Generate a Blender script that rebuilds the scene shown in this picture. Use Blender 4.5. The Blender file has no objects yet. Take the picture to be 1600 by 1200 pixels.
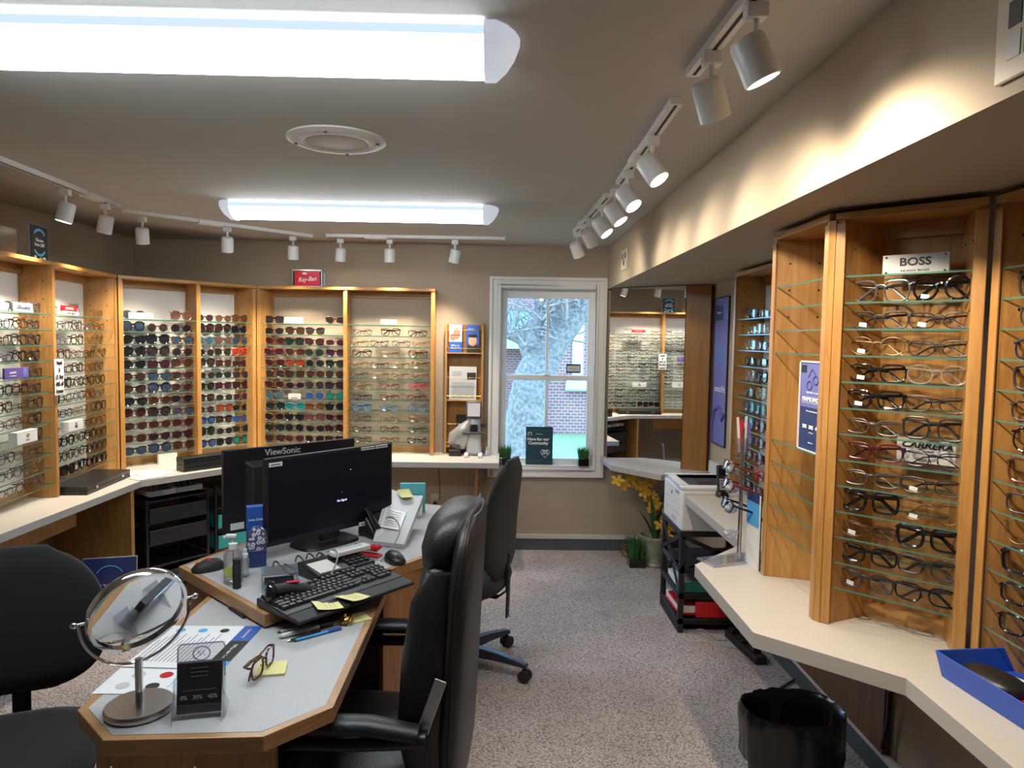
import bpy, bmesh, math, random
from mathutils import Vector, Matrix, Euler, noise
PI = math.pi
random.seed(7)
S = bpy.context.scene
COL = S.collection

# ------------------------------------------------------------------ camera
H = 1.57
PITCH, YAW, ROLL, FPX = math.atan(68/1100.), math.atan(19/1100.), 0.016, 1100.
Fw = Vector((math.sin(YAW)*math.cos(PITCH), math.cos(YAW)*math.cos(PITCH), -math.sin(PITCH)))
R0 = Vector((math.cos(YAW), -math.sin(YAW), 0)); U0 = R0.cross(Fw)
Rt = math.cos(ROLL)*R0 + math.sin(ROLL)*U0
Up = -math.sin(ROLL)*R0 + math.cos(ROLL)*U0
cd = bpy.data.cameras.new('camera'); cam = bpy.data.objects.new('camera', cd); COL.objects.link(cam)
cd.sensor_width = 36; cd.sensor_fit = 'HORIZONTAL'; cd.lens = 36*FPX/1600; cd.clip_start = 0.05; cd.clip_end = 200
m3 = Matrix((Rt, Up, -Fw)).transposed()
cam.matrix_world = Matrix.Translation((0, 0, H)) @ m3.to_4x4()
S.camera = cam

def ray(px, py): return Fw + Rt*((px-800)/FPX) - Up*((py-600)/FPX)
def atZ(px, py, z):
    d = ray(px, py); return Vector((0, 0, H)) + d*((z-H)/d.z)
def atY(px, py, y):
    d = ray(px, py); return Vector((0, 0, H)) + d*(y/d.y)
def atX(px, py, x):
    d = ray(px, py); return Vector((0, 0, H)) + d*(x/d.x)

# ------------------------------------------------------------------ world, colour management
S.view_settings.view_transform = 'Standard'; S.view_settings.look = 'None'
S.view_settings.gamma = 1; S.view_settings.use_curve_mapping = False
S.view_settings.exposure = 0.22
S.cycles.max_bounces = 10; S.cycles.transparent_max_bounces = 40
S.cycles.diffuse_bounces = 5; S.cycles.glossy_bounces = 5
S.cycles.caustics_reflective = False; S.cycles.caustics_refractive = False
S.cycles.sample_clamp_indirect = 6
W = bpy.data.worlds.new('daylight'); S.world = W; W.use_nodes = True
bg = W.node_tree.nodes['Background']; bg.inputs[0].default_value = (0.27, 0.57, 1.0, 1); bg.inputs[1].default_value = 7.5

TUBE_E = 20.        # fluorescent diffusers
SPOT_W = 27.0       # track spots

# ------------------------------------------------------------------ materials
def newmat(name):
    m = bpy.data.materials.new(name); m.use_nodes = True
    nt = m.node_tree; b = nt.nodes['Principled BSDF']; return m, nt, b
def L(nt, a, b): nt.links.new(a, b)
def plain(name, col, rough=.5, metal=0, spec=.5, coat=0, sheen=0, var=0.0, vs=20, bump=0, bs=200):
    m, nt, b = newmat(name)
    b.inputs['Base Color'].default_value = (*col, 1); b.inputs['Roughness'].default_value = rough
    b.inputs['Metallic'].default_value = metal; b.inputs['Specular IOR Level'].default_value = spec
    b.inputs['Coat Weight'].default_value = coat
    if sheen: b.inputs['Sheen Weight'].default_value = sheen
    tc = nt.nodes.new('ShaderNodeTexCoord')
    if var:
        n = nt.nodes.new('ShaderNodeTexNoise'); n.inputs['Scale'].default_value = vs; n.inputs['Detail'].default_value = 4
        r = nt.nodes.new('ShaderNodeValToRGB'); r.color_ramp.elements[0].position = .3; r.color_ramp.elements[1].position = .7
        r.color_ramp.elements[0].color = (*[c*(1-var) for c in col], 1); r.color_ramp.elements[1].color = (*[min(1, c*(1+var)) for c in col], 1)
        L(nt, tc.outputs['Object'], n.inputs['Vector']); L(nt, n.outputs[0], r.inputs[0]); L(nt, r.outputs[0], b.inputs['Base Color'])
    if bump:
        n = nt.nodes.new('ShaderNodeTexNoise'); n.inputs['Scale'].default_value = bs; n.inputs['Detail'].default_value = 3
        bp = nt.nodes.new('ShaderNodeBump'); bp.inputs['Strength'].default_value = bump; bp.inputs['Distance'].default_value = .003
        L(nt, tc.outputs['Object'], n.inputs['Vector']); L(nt, n.outputs[0], bp.inputs['Height']); L(nt, bp.outputs[0], b.inputs['Normal'])
    return m
def wood(name, c0, c1, c2, sc=(14, 14, 1.2), rough=.38):
    m, nt, b = newmat(name); tc = nt.nodes.new('ShaderNodeTexCoord'); mp = nt.nodes.new('ShaderNodeMapping')
    mp.inputs['Scale'].default_value = sc
    n = nt.nodes.new('ShaderNodeTexNoise'); n.inputs['Scale'].default_value = 3; n.inputs['Detail'].default_value = 8; n.inputs['Roughness'].default_value = .6; n.inputs['Distortion'].default_value = .8
    n2 = nt.nodes.new('ShaderNodeTexNoise'); n2.inputs['Scale'].default_value = 6; n2.inputs['Detail'].default_value = 3
    r = nt.nodes.new('ShaderNodeValToRGB'); e = r.color_ramp.elements
    e[0].position = .3; e[0].color = (*c0, 1); e[1].position = .72; e[1].color = (*c2, 1); k = e.new(.5); k.color = (*c1, 1)
    mx = nt.nodes.new('ShaderNodeMixRGB'); mx.blend_type = 'MULTIPLY'; mx.inputs[0].default_value = .35
    L(nt, tc.outputs['Object'], mp.inputs['Vector']); L(nt, mp.outputs[0], n.inputs['Vector']); L(nt, tc.outputs['Object'], n2.inputs['Vector'])
    L(nt, n.outputs[0], r.inputs[0]); L(nt, r.outputs[0], mx.inputs[1]); L(nt, n2.outputs[0], mx.inputs[2]); L(nt, mx.outputs[0], b.inputs['Base Color'])
    b.inputs['Roughness'].default_value = rough; b.inputs['Coat Weight'].default_value = .15; b.inputs['Coat Roughness'].default_value = .2
    return m
def clear(name, tint, refl=.08, rough=.02, fk=.45, hide=0.0, col=(1, 1, 1)):
    """thin see-through sheet: transparent, a little gloss by angle, optionally some pigment"""
    m = bpy.data.materials.new(name); m.use_nodes = True; nt = m.node_tree; nt.nodes.clear()
    o = nt.nodes.new('ShaderNodeOutputMaterial'); t = nt.nodes.new('ShaderNodeBsdfTransparent'); t.inputs[0].default_value = (*tint, 1)
    g = nt.nodes.new('ShaderNodeBsdfGlossy'); g.inputs['Roughness'].default_value = rough
    f = nt.nodes.new('ShaderNodeLayerWeight'); f.inputs[0].default_value = .35
    mt = nt.nodes.new('ShaderNodeMath'); mt.operation = 'MULTIPLY_ADD'; mt.inputs[1].default_value = fk; mt.inputs[2].default_value = refl
    L(nt, f.outputs['Fresnel'], mt.inputs[0])
    mx = nt.nodes.new('ShaderNodeMixShader'); L(nt, mt.outputs[0], mx.inputs[0]); L(nt, t.outputs[0], mx.inputs[1]); L(nt, g.outputs[0], mx.inputs[2])
    last = mx
    if hide:
        d = nt.nodes.new('ShaderNodeBsdfDiffuse'); d.inputs[0].default_value = (*col, 1)
        m2 = nt.nodes.new('ShaderNodeMixShader'); m2.inputs[0].default_value = hide
        L(nt, mx.outputs[0], m2.inputs[1]); L(nt, d.outputs[0], m2.inputs[2]); last = m2
    L(nt, last.outputs[0], o.inputs[0]); return m
def emis(name, col, s):
    m = bpy.data.materials.new(name); m.use_nodes = True; nt = m.node_tree; nt.nodes.clear()
    o = nt.nodes.new('ShaderNodeOutputMaterial'); e = nt.nodes.new('ShaderNodeEmission'); e.inputs[0].default_value = (*col, 1); e.inputs[1].default_value = s
    L(nt, e.outputs[0], o.inputs[0]); return m

M = {}
M['wall'] = plain('taupe wall paint', (.41, .335, .245), .75, var=.03, vs=3, bump=.05, bs=400)
M['ceil'] = plain('ceiling paint', (.465, .445, .41), .85, var=.03, vs=2)
M['wood'] = wood('honey maple', (.40, .185, .045), (.53, .265, .075), (.60, .33, .11))
M['woodh'] = wood('honey maple rail', (.40, .19, .048), (.55, .28, .08), (.63, .35, .12), sc=(1.2, 14, 14))
M['woodd'] = wood('desk maple', (.34, .15, .045), (.46, .22, .07), (.54, .28, .10), sc=(14, 14, 1.2))
M['woodp'] = wood('amber maple panel', (.30, .135, .03), (.37, .17, .04), (.42, .20, .052), sc=(20, 20, .8))
M['trimw'] = wood('desk edge maple', (.42, .21, .075), (.54, .29, .12), (.62, .36, .16), sc=(2, 2, 14))
M['darkwood'] = wood('dark oak veneer', (.10, .040, .012), (.14, .06, .018), (.18, .08, .028), sc=(10, 10, 1))  # dark brown grained veneer
M['lam'] = plain('cream laminate', (.52, .485, .435), .42, var=.05, vs=260)
M['lamg'] = plain('grey speckled laminate', (.48, .48, .485), .45, var=.09, vs=330)
M['lamedge'] = plain('grey laminate edge', (.43, .41, .38), .5)
M['white'] = plain('white paint', (.74, .73, .70), .4)
M['whitep'] = plain('white plastic', (.78, .78, .77), .35)
M['backw'] = plain('off white back board', (.86, .85, .80), .6, var=.02, vs=5)
M['black'] = plain('black plastic', (.012, .012, .014), .38)
M['blackm'] = plain('matt black plastic', (.016, .016, .018), .6)
M['blackg'] = plain('gloss black', (.008, .008, .010), .12, coat=.3)
M['keyc'] = plain('key black', (.028, .028, .032), .38)
M['fabric'] = plain('black upholstery', (.011, .011, .012), .92, sheen=.15, bump=.6, bs=900)
M['leather'] = plain('black leather', (.013, .012, .013), .42, var=.1, vs=8, bump=.25, bs=160)
M['darkgrey'] = plain('dark grey', (.06, .06, .065), .5)
M['grey'] = plain('mid grey', (.30, .30, .30), .5)
M['lgrey'] = plain('light grey', (.55, .56, .57), .4)
M['paper'] = plain('paper', (.80, .80, .80), .7)
M['papr'] = plain('off white paper', (.72, .70, .66), .7)
M['yellow'] = plain('yellow sticky paper', (.80, .74, .33), .7)
M['blue'] = plain('blue card', (.025, .10, .42), .45)
M['royal'] = plain('royal blue plastic', (.02, .09, .50), .35)
M['navy'] = plain('navy print', (.02, .035, .14), .45)
M['sky'] = plain('light blue print', (.08, .38, .80), .5)
M['teal'] = plain('teal', (.03, .32, .33), .45)
M['tealdk'] = plain('dark teal board', (.015, .06, .085), .4)
M['red'] = plain('red plastic', (.55, .015, .02), .3)
M['redsign'] = plain('red print', (.60, .01, .03), .3)
M['periw'] = plain('periwinkle poster', (.16, .17, .46), .45)
M['purple'] = plain('purple card', (.12, .09, .32), .5)
M['pink'] = plain('pink paper', (.75, .56, .52), .6)
M['chrome'] = plain('chrome', (.75, .75, .76), .10, metal=1)
M['steel'] = plain('brushed steel', (.50, .50, .51), .30, metal=1)
M['gold'] = plain('gold metal', (.85, .52, .14), .22, metal=1)
M['bronze'] = plain('banded gold', (.60, .34, .12), .3, metal=1)
M['mirror'] = plain('mirror silver', (.90, .92, .91), .0, metal=1)
M['cove'] = plain('slate vinyl cove base', (.075, .095, .105), .5)
M['glass'] = clear('shelf glass', (.990, .998, .994), .012, fk=.12)
M['gedge'] = clear('shelf glass edge', (.25, .50, .42), .18, .1, hide=.40, col=(.16, .36, .29))
M['acry'] = clear('clear acrylic', (.93, .94, .96), .10, .03, hide=.04, col=(.8, .8, .9))
M['acrye'] = clear('acrylic edge', (.75, .80, .9), .30, .05, hide=.22, col=(.7, .75, .85))
M['pane'] = clear('window pane', (.97, .98, 1), .03)
M['bottle'] = clear('clear bottle', (.88, .90, .90), .12, .05, hide=.12, col=(.6, .62, .6))
M['bag'] = clear('plastic bag', (.8, .8, .8), .25, .2, hide=.35, col=(.62, .60, .58))
M['lensclear'] = clear('demo lens', (.96, .965, .955), .03, fk=.25)
M['lensblue'] = clear('blue coated lens', (.75, .86, .98), .26, .03, hide=.15, col=(.45, .62, .80))
M['diffuser'] = emis('lit diffuser', (.86, .95, 1.0), TUBE_E)
M['cap'] = plain('self-glowing end cap', (.75, .77, .80), .4); M['cap'].node_tree.nodes['Principled BSDF'].inputs['Emission Color'].default_value = (.75, .85, 1, 1); M['cap'].node_tree.nodes['Principled BSDF'].inputs['Emission Strength'].default_value = .42  # opaque cap; weak emission stands in for tube light shining through it
M['diffedge'] = emis('diffuser edge glow', (.62, .78, 1.0), .95)
M['spotlens'] = emis('lit spot lens', (1.0, .94, .82), 25)
M['scrn'] = plain('dark screen', (.005, .006, .014), .32, spec=.25)
M['scrnlit'] = emis('lit screen letters', (.6, .7, 1), 1.2)
M['leaf'] = plain('grass leaf', (.035, .15, .03), .5, var=.4, vs=60)
M['leafd'] = plain('orchid leaf', (.025, .075, .02), .45, var=.3, vs=30)
M['petal'] = plain('yellow petal', (.78, .44, .03), .5, var=.3, vs=90)
M['stem'] = plain('green stem', (.16, .24, .06), .5)
M['pot'] = plain('glazed grey green pot', (.30, .31, .24), .35, var=.1, vs=20)
M['bagblack'] = plain('black bin liner', (.010, .010, .011), .22, bump=.8, bs=25)
M['lip'] = plain('light trim', (.60, .57, .52), .5)
M['beige'] = plain('beige plastic', (.62, .55, .42), .5)
M['ink'] = plain('black ink', (.015, .015, .015), .6)
M['inkg'] = plain('grey ink', (.25, .25, .25), .6)
M['inkw'] = plain('white ink', (.85, .85, .85), .6)
M['inklb'] = plain('cyan ink', (.10, .42, .72), .6)
M['skin'] = plain('printed face', (.55, .33, .24), .6)
M['carpet'] = None
def carpet():
    m, nt, b = newmat('looped carpet'); tc = nt.nodes.new('ShaderNodeTexCoord')
    mp = nt.nodes.new('ShaderNodeMapping'); mp.inputs['Rotation'].default_value = (0, 0, .6); mp.inputs['Scale'].default_value = (1, 1.6, 1)
    v = nt.nodes.new('ShaderNodeTexVoronoi'); v.inputs['Scale'].default_value = 120
    n = nt.nodes.new('ShaderNodeTexNoise'); n.inputs['Scale'].default_value = 160; n.inputs['Detail'].default_value = 4
    n3 = nt.nodes.new('ShaderNodeTexNoise'); n3.inputs['Scale'].default_value = 2.5; n3.inputs['Detail'].default_value = 3
    r = nt.nodes.new('ShaderNodeValToRGB'); e = r.color_ramp.elements
    e[0].position = .0; e[0].color = (.74, .67, .66, 1); e[1].position = .8; e[1].color = (.22, .185, .175, 1)
    mx = nt.nodes.new('ShaderNodeMixRGB'); mx.blend_type = 'OVERLAY'; mx.inputs[0].default_value = .55
    m2 = nt.nodes.new('ShaderNodeMixRGB'); m2.blend_type = 'OVERLAY'; m2.inputs[0].default_value = .35
    L(nt, tc.outputs['Object'], mp.inputs[0]); L(nt, mp.outputs[0], v.inputs['Vector']); L(nt, tc.outputs['Object'], n.inputs['Vector']); L(nt, tc.outputs['Object'], n3.inputs['Vector'])
    L(nt, v.outputs['Distance'], r.inputs[0]); L(nt, r.outputs[0], mx.inputs[1]); L(nt, n.outputs[0], mx.inputs[2]); L(nt, mx.outputs[0], m2.inputs[1]); L(nt, n3.outputs[0], m2.inputs[2]); L(nt, m2.outputs[0], b.inputs['Base Color'])
    bp = nt.nodes.new('ShaderNodeBump'); bp.invert = True; bp.inputs['Strength'].default_value = .7; bp.inputs['Distance'].default_value = .006
    L(nt, v.outputs['Distance'], bp.inputs['Height']); L(nt, bp.outputs[0], b.inputs['Normal']); b.inputs['Roughness'].default_value = .95
    b.inputs['Specular IOR Level'].default_value = .1
    return m
M['carpet'] = carpet()
def brick():
    m, nt, b = newmat('red brick'); tc = nt.nodes.new('ShaderNodeTexCoord')
    mp = nt.nodes.new('ShaderNodeMapping'); mp.inputs['Rotation'].default_value = (PI/2, 0, 0)
    k = nt.nodes.new('ShaderNodeTexBrick'); k.inputs['Scale'].default_value = 4.2; k.inputs['Color1'].default_value = (.42, .16, .13, 1); k.inputs['Color2'].default_value = (.32, .13, .12, 1)
    k.inputs['Mortar'].default_value = (.60, .50, .45, 1); k.inputs['Mortar Size'].default_value = .022
    L(nt, tc.outputs['Object'], mp.inputs[0]); L(nt, mp.outputs[0], k.inputs['Vector']); L(nt, k.outputs[0], b.inputs['Base Color']); b.inputs['Roughness'].default_value = .9
    return m
M['brick'] = brick()
M['bark'] = plain('grey bark', (.30, .23, .18), .95, var=.45, vs=22, bump=1, bs=30)
M['lawn'] = plain('lawn', (.26, .32, .14), .95, var=.35, vs=25, bump=1, bs=60)
M['tarp'] = plain('grey tarpaulin', (.30, .33, .36), .6, var=.3, vs=6, bump=1, bs=8)
M['roof'] = plain('green grey shingles', (.22, .30, .28), .9, var=.2, vs=12)
LENS = {}
for k, c, h in [('smoke', (.010, .011, .014), .95), ('brown', (.035, .016, .010), .92), ('grad', (.026, .016, .020), .90), ('bluegrad', (.022, .045, .085), .85),
                ('green', (.010, .020, .016), .94), ('rose', (.13, .055, .048), .85), ('red', (.24, .03, .012), .8), ('mblue', (.012, .06, .24), .85),
                ('mteal', (.006, .17, .14), .85), ('amber', (.10, .045, .014), .86), ('wine', (.035, .009, .014), .92), ('teal', (.03, .10, .14), .82)]:
    LENS[k] = clear('lens '+k, (.6, .6, .6), .07, .06, hide=h, col=c)
FR = {'black': M['blackg'], 'tortoise': plain('tortoiseshell acetate', (.09, .030, .010), .2, coat=.3, var=.7, vs=90), 'brown': plain('brown acetate', (.10, .035, .018), .25),
      'gunmetal': plain('gunmetal wire', (.055, .05, .05), .38, metal=.5), 'gold': plain('gold wire', (.26, .16, .08), .38, metal=.6), 'red': plain('red acetate', (.55, .02, .03), .3),
      'blue': plain('blue acetate', (.03, .12, .25), .3), 'clear': clear('clear acetate', (.9, .88, .85), .2, .1, hide=.25, col=(.7, .65, .6)),
      'navy': plain('navy acetate', (.012, .018, .05), .25), 'burgundy': plain('burgundy acetate', (.10, .012, .022), .25), 'silver': plain('silver wire', (.16, .16, .165), .35, metal=.6)}

# ------------------------------------------------------------------ mesh builder
class MB:
    def __init__(s): s.v = []; s.f = []; s.m = []; s.T = None
    def add(s, vs, fs, m=0):
        o = len(s.v)
        if s.T is not None: vs = [s.T @ Vector(v) for v in vs]
        s.v += [tuple(v) for v in vs]; s.f += [tuple(i+o for i in f) for f in fs]; s.m += [m]*len(fs); return s
    def box(s, x0, y0, z0, x1, y1, z1, m=0):
        return s.add([(x0, y0, z0), (x1, y0, z0), (x1, y1, z0), (x0, y1, z0), (x0, y0, z1), (x1, y0, z1), (x1, y1, z1), (x0, y1, z1)],
                     [(0, 3, 2, 1), (4, 5, 6, 7), (0, 1, 5, 4), (1, 2, 6, 5), (2, 3, 7, 6), (3, 0, 4, 7)], m)
    def cbox(s, c, d, R=None, m=0):
        R = R or Matrix.Identity(3); vs = []
        for z in (-.5, .5):
            for x, y in ((-.5, -.5), (.5, -.5), (.5, .5), (-.5, .5)): vs.append(Vector(c) + R @ Vector((x*d[0], y*d[1], z*d[2])))
        return s.add(vs, [(0, 3, 2, 1), (4, 5, 6, 7), (0, 1, 5, 4), (1, 2, 6, 5), (2, 3, 7, 6), (3, 0, 4, 7)], m)
    def beam(s, a, b, w, t, m=0, up=(0, 0, 1)):
        a = Vector(a); b = Vector(b); d = (b-a); l = d.length; d.normalize(); side = d.cross(Vector(up)).normalized(); n = side.cross(d)
        return s.cbox((a+b)/2, (l, w, t), Matrix((d, side, n)).transposed(), m)
    def prism(s, poly, z0, z1, m=0, mt=None, mb=None):
        n = len(poly); A = sum(poly[i][0]*poly[(i+1) % n][1]-poly[(i+1) % n][0]*poly[i][1] for i in range(n))
        if A < 0: poly = poly[::-1]
        vs = [(p[0], p[1], z0) for p in poly]+[(p[0], p[1], z1) for p in poly]
        s.add(vs, [(i, (i+1) % n, n+(i+1) % n, n+i) for i in range(n)], m)
        s.add([(p[0], p[1], z1) for p in poly], [tuple(range(n))], m if mt is None else mt)
        s.add([(p[0], p[1], z0) for p in poly], [tuple(range(n-1, -1, -1))], m if mb is None else mb); return s
    def cyl(s, a, b, r0, r1=None, n=12, m=0, caps=True):
        a = Vector(a); b = Vector(b); r1 = r0 if r1 is None else r1; d = (b-a).normalized()
        x = d.orthogonal().normalized(); y = d.cross(x); vs = []
        for c, r in ((a, r0), (b, r1)):
            for i in range(n): t = 2*PI*i/n; vs.append(c+x*(r*math.cos(t))+y*(r*math.sin(t)))
        fs = [(i, (i+1) % n, n+(i+1) % n, n+i) for i in range(n)]
        if caps: fs += [tuple(range(n-1, -1, -1)), tuple(range(n, 2*n))]
        return s.add(vs, fs, m)
    def tube(s, pts, r, n=8, m=0, closed=False, rs=None, flat=None):
        pts = [Vector(p) for p in pts]; N = len(pts); vs = []; px = None
        for i, p in enumerate(pts):
            a = pts[(i-1) % N] if (closed or i > 0) else p; b = pts[(i+1) % N] if (closed or i < N-1) else p
            d = (b-a).normalized()
            if px is None: x = d.orthogonal().normalized() if flat is None else (Vector(flat)-d*d.dot(Vector(flat))).normalized()
            else:
                x = px if flat is None else Vector(flat)
                x = (x-d*d.dot(x)).normalized()
            px = x; y = d.cross(x); rr = rs[i] if rs else r
            if isinstance(rr, (int, float)): rr = (rr, rr)
            for k in range(n): t = 2*PI*(k+.5)/n; vs.append(p+x*(rr[0]*math.cos(t))+y*(rr[1]*math.sin(t)))
        fs = []
        for i in range(N if closed else N-1):
            j = (i+1) % N
            for k in range(n): fs.append((i*n+k, i*n+(k+1) % n, j*n+(k+1) % n, j*n+k))
        if not closed: fs += [tuple(range(n-1, -1, -1)), tuple(range((N-1)*n, N*n))]
        return s.add(vs, fs, m)
    def lathe(s, prof, c=(0, 0, 0), n=24, m=0):
        vs = []; N = len(prof)
        for r, z in prof:
            for k in range(n): t = 2*PI*k/n; vs.append((c[0]+r*math.cos(t), c[1]+r*math.sin(t), c[2]+z))
        fs = [(i*n+k, i*n+(k+1) % n, (i+1)*n+(k+1) % n, (i+1)*n+k) for i in range(N-1) for k in range(n)]
        fs += [tuple(range(n-1, -1, -1)), tuple(range((N-1)*n, N*n))]
        return s.add(vs, fs, m)
    def loft(s, secs, n=24, e=2.0, m=0, axis='z'):
        """secs: (cx,cy,cz, a, b[, e]) superellipse sections"""
        vs = []; N = len(secs)
        for q in secs:
            ee = q[5] if len(q) > 5 else e
            for k in range(n):
                t = 2*PI*k/n; c, si = math.cos(t), math.sin(t)
                u = q[3]*math.copysign(abs(c)**(2/ee), c); w = q[4]*math.copysign(abs(si)**(2/ee), si)
                if axis == 'z': vs.append((q[0]+u, q[1]+w, q[2]))
                elif axis == 'y': vs.append((q[0]+u, q[1], q[2]+w))
                else: vs.append((q[0], q[1]+u, q[2]+w))
        fs = [(i*n+k, i*n+(k+1) % n, (i+1)*n+(k+1) % n, (i+1)*n+k) for i in range(N-1) for k in range(n)]
        fs += [tuple(range(n-1, -1, -1)), tuple(range((N-1)*n, N*n))]
        return s.add(vs, fs, m)
    def pillow(s, c, d, e=3.0, n=20, R=None, m=0):
        vs = []; K = n//2; pw = lambda v: math.copysign(abs(v)**(2/e), v); R = R or Matrix.Identity(3)
        for i in range(K+1):
            ph = -PI/2+PI*i/K
            for k in range(n):
                th = 2*PI*k/n
                vs.append(Vector(c)+R @ Vector((d[0]/2*pw(math.cos(ph))*pw(math.cos(th)), d[1]/2*pw(math.cos(ph))*pw(math.sin(th)), d[2]/2*pw(math.sin(ph)))))
        fs = [(i*n+k, i*n+(k+1) % n, (i+1)*n+(k+1) % n, (i+1)*n+k) for i in range(K) for k in range(n)]
        return s.add(vs, fs, m)
    def mesh(s, name, mats, smooth=40):
        me = bpy.data.meshes.new(name); me.from_pydata(s.v, [], s.f)
        for mm in (mats if isinstance(mats, (list, tuple)) else [mats]): me.materials.append(mm)
        me.polygons.foreach_set('material_index', s.m)
        bm = bmesh.new(); bm.from_mesh(me)
        bmesh.ops.remove_doubles(bm, verts=bm.verts, dist=1e-6)
        bmesh.ops.recalc_face_normals(bm, faces=bm.faces)
        if smooth:
            lim = math.radians(smooth)
            for f in bm.faces: f.smooth = True
            for e in bm.edges:
                if len(e.link_faces) == 2 and e.calc_face_angle(0) > lim: e.smooth = False
        bm.to_mesh(me); bm.free(); return me
    def build(s, name, mats, parent=None, loc=(0, 0, 0), rot=(0, 0, 0), smooth=40, bevel=0, seg=2):
        o = bpy.data.objects.new(name, s.mesh(name, mats, smooth)); COL.objects.link(o)
        o.location = loc; o.rotation_euler = rot
        if parent: o.parent = parent
        if bevel:
            b = o.modifiers.new('edge', 'BEVEL'); b.width = bevel; b.segments = seg; b.limit_method = 'ANGLE'; b.angle_limit = .6
        return o

def tag(o, label, cat, group=None):
    o['label'] = label; o['category'] = cat
    if group: o['group'] = group
    return o
def thing(name, label, cat, loc=(0, 0, 0), rz=0, group=None, rot=None):
    o = bpy.data.objects.new(name, None); COL.objects.link(o); o.location = loc; o.rotation_euler = rot or (0, 0, rz); o.empty_display_size = .05
    return tag(o, label, cat, group)
def struct(o): o['kind'] = 'structure'; return o
_tc = {}
def text_mesh(txt, size, mat, depth=.0006, align='CENTER', shear=0, sx=1, off=0):
    cu = bpy.data.curves.new('t', 'FONT'); cu.body = txt; cu.size = size; cu.extrude = depth; cu.align_x = align; cu.align_y = 'CENTER'; cu.shear = shear; cu.space_line = .95; cu.resolution_u = 3; cu.offset = off
    o = bpy.data.objects.new('t', cu); COL.objects.link(o); dg = bpy.context.evaluated_depsgraph_get(); dg.update()
    me = bpy.data.meshes.new_from_object(o.evaluated_get(dg)); bpy.data.objects.remove(o); bpy.data.curves.remove(cu)
    me.materials.clear(); me.materials.append(mat)
    if sx != 1: me.transform(Matrix.Diagonal((sx, 1, 1, 1)))
    return me
def lettering(txt, size, mat, parent, loc, rot=(PI/2, 0, 0), name='lettering', **k):
    """upright text facing local -y by default"""
    o = bpy.data.objects.new(name, text_mesh(txt, size, mat, **k)); COL.objects.link(o); o.parent = parent; o.location = loc; o.rotation_euler = rot; return o
def dup(o, loc, rot=None, label=None, group=None):
    r = o.copy(); COL.objects.link(r); r.location = loc
    if rot is not None: r.rotation_euler = rot
    if label: r['label'] = label
    if group: r['group'] = group
    for ch in list(o.children):
        c = ch.copy(); COL.objects.link(c); c.parent = r
        for g in list(ch.children):
            d = g.copy(); COL.objects.link(d); d.parent = c
    return r

# ------------------------------------------------------------------ room shell
YF, XL, XR, ZC, YB, SX, SZ = 5.22, -2.68, 1.41, 2.27, -2.6, .785, 1.96
b = MB().box(XL-.1, YB-.1, -.08, XR+.1, YF+.1, 0); struct(b.build('floor', M['carpet']))
b = MB().box(XL-.1, YB-.1, ZC, XR+.1, YF+.1, ZC+.08); struct(b.build('ceiling', M['ceil']))
b = MB().box(XL-.1, YB-.1, 0, XL, YF+.1, ZC); struct(b.build('wall_left', M['wall']))
b = MB().box(XR, YB-.1, 0, XR+.1, YF+.1, ZC); struct(b.build('wall_right', M['wall']))
b = MB().box(XL, YB-.1, 0, XR, YB, ZC); struct(b.build('wall_back', M['wall']))
WX0, WX1, WZ0, WZ1 = -.010, .712, .625, 1.965
b = MB()
b.box(XL, YF, 0, WX0, YF+.14, ZC); b.box(WX1, YF, 0, XR, YF+.14, ZC); b.box(WX0, YF, 0, WX1, YF+.14, WZ0); b.box(WX0, YF, WZ1, WX1, YF+.14, ZC)
struct(b.build('wall_far', M['wall']))
# soffit (dropped bulkhead) along the right wall
b = MB().box(SX, YB, SZ, XR, YF, ZC); struct(b.build('trim_1', M['wall']))
# base boards: slate cove with a pale strip on top
for nm, q in (('baseboard_far', (-2.2, YF-.012, XR, YF)), ('baseboard_right', (XR-.012, YB, XR, YF-.012)), ('baseboard_left', (XL, YB, XL+.012, YF-.012))):
    b = MB().box(q[0], q[1], 0, q[2], q[3], .088, 0)
    ex = .006
    if nm == 'baseboard_far': b.box(q[0], q[1]-ex, .088, q[2], q[3], .118, 1)
    elif nm == 'baseboard_right': b.box(q[0]-ex, q[1], .088, q[2], q[3], .118, 1)
    else: b.box(q[0], q[1], .088, q[2]+ex, q[3], .118, 1)
    struct(b.build(nm, [M['cove'], M['lip']], smooth=0))

# window
win = bpy.data.objects.new('window_1', None); COL.objects.link(win); win.location = (0, YF, 0); struct(win)
b = MB()
ox0, ox1, oz0, oz1 = -.085, .782, .555, 2.037
for (k0, k1, d) in ((0, .022, .030), (.022, .060, .018), (.060, .082, .024)):
    x0, x1, z0, z1 = ox0+k0, ox1-k0, oz0+k0*.85, oz1-k0; w = k1-k0
    b.box(x0, -d, z0, x0+w, 0, z1); b.box(x1-w, -d, z0, x1, 0, z1); b.box(x0+w, -d, z1-w, x1-w, 0, z1); b.box(x0+w, -d, z0, x1-w, 0, z0+w*.85)
b.build('window_frame', M['white'], win, smooth=0, bevel=.003)
b = MB()   # jambs
b.box(WX0-.002, 0, WZ0, WX0+.012, .13, WZ1); b.box(WX1-.012, 0, WZ0, WX1+.002, .13, WZ1); b.box(WX0, 0, WZ1-.012, WX1, .13, WZ1); b.box(WX0, -.02, WZ0, WX1, .13, WZ0+.018)
b.build('window_jamb', M['white'], win, smooth=0)
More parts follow.
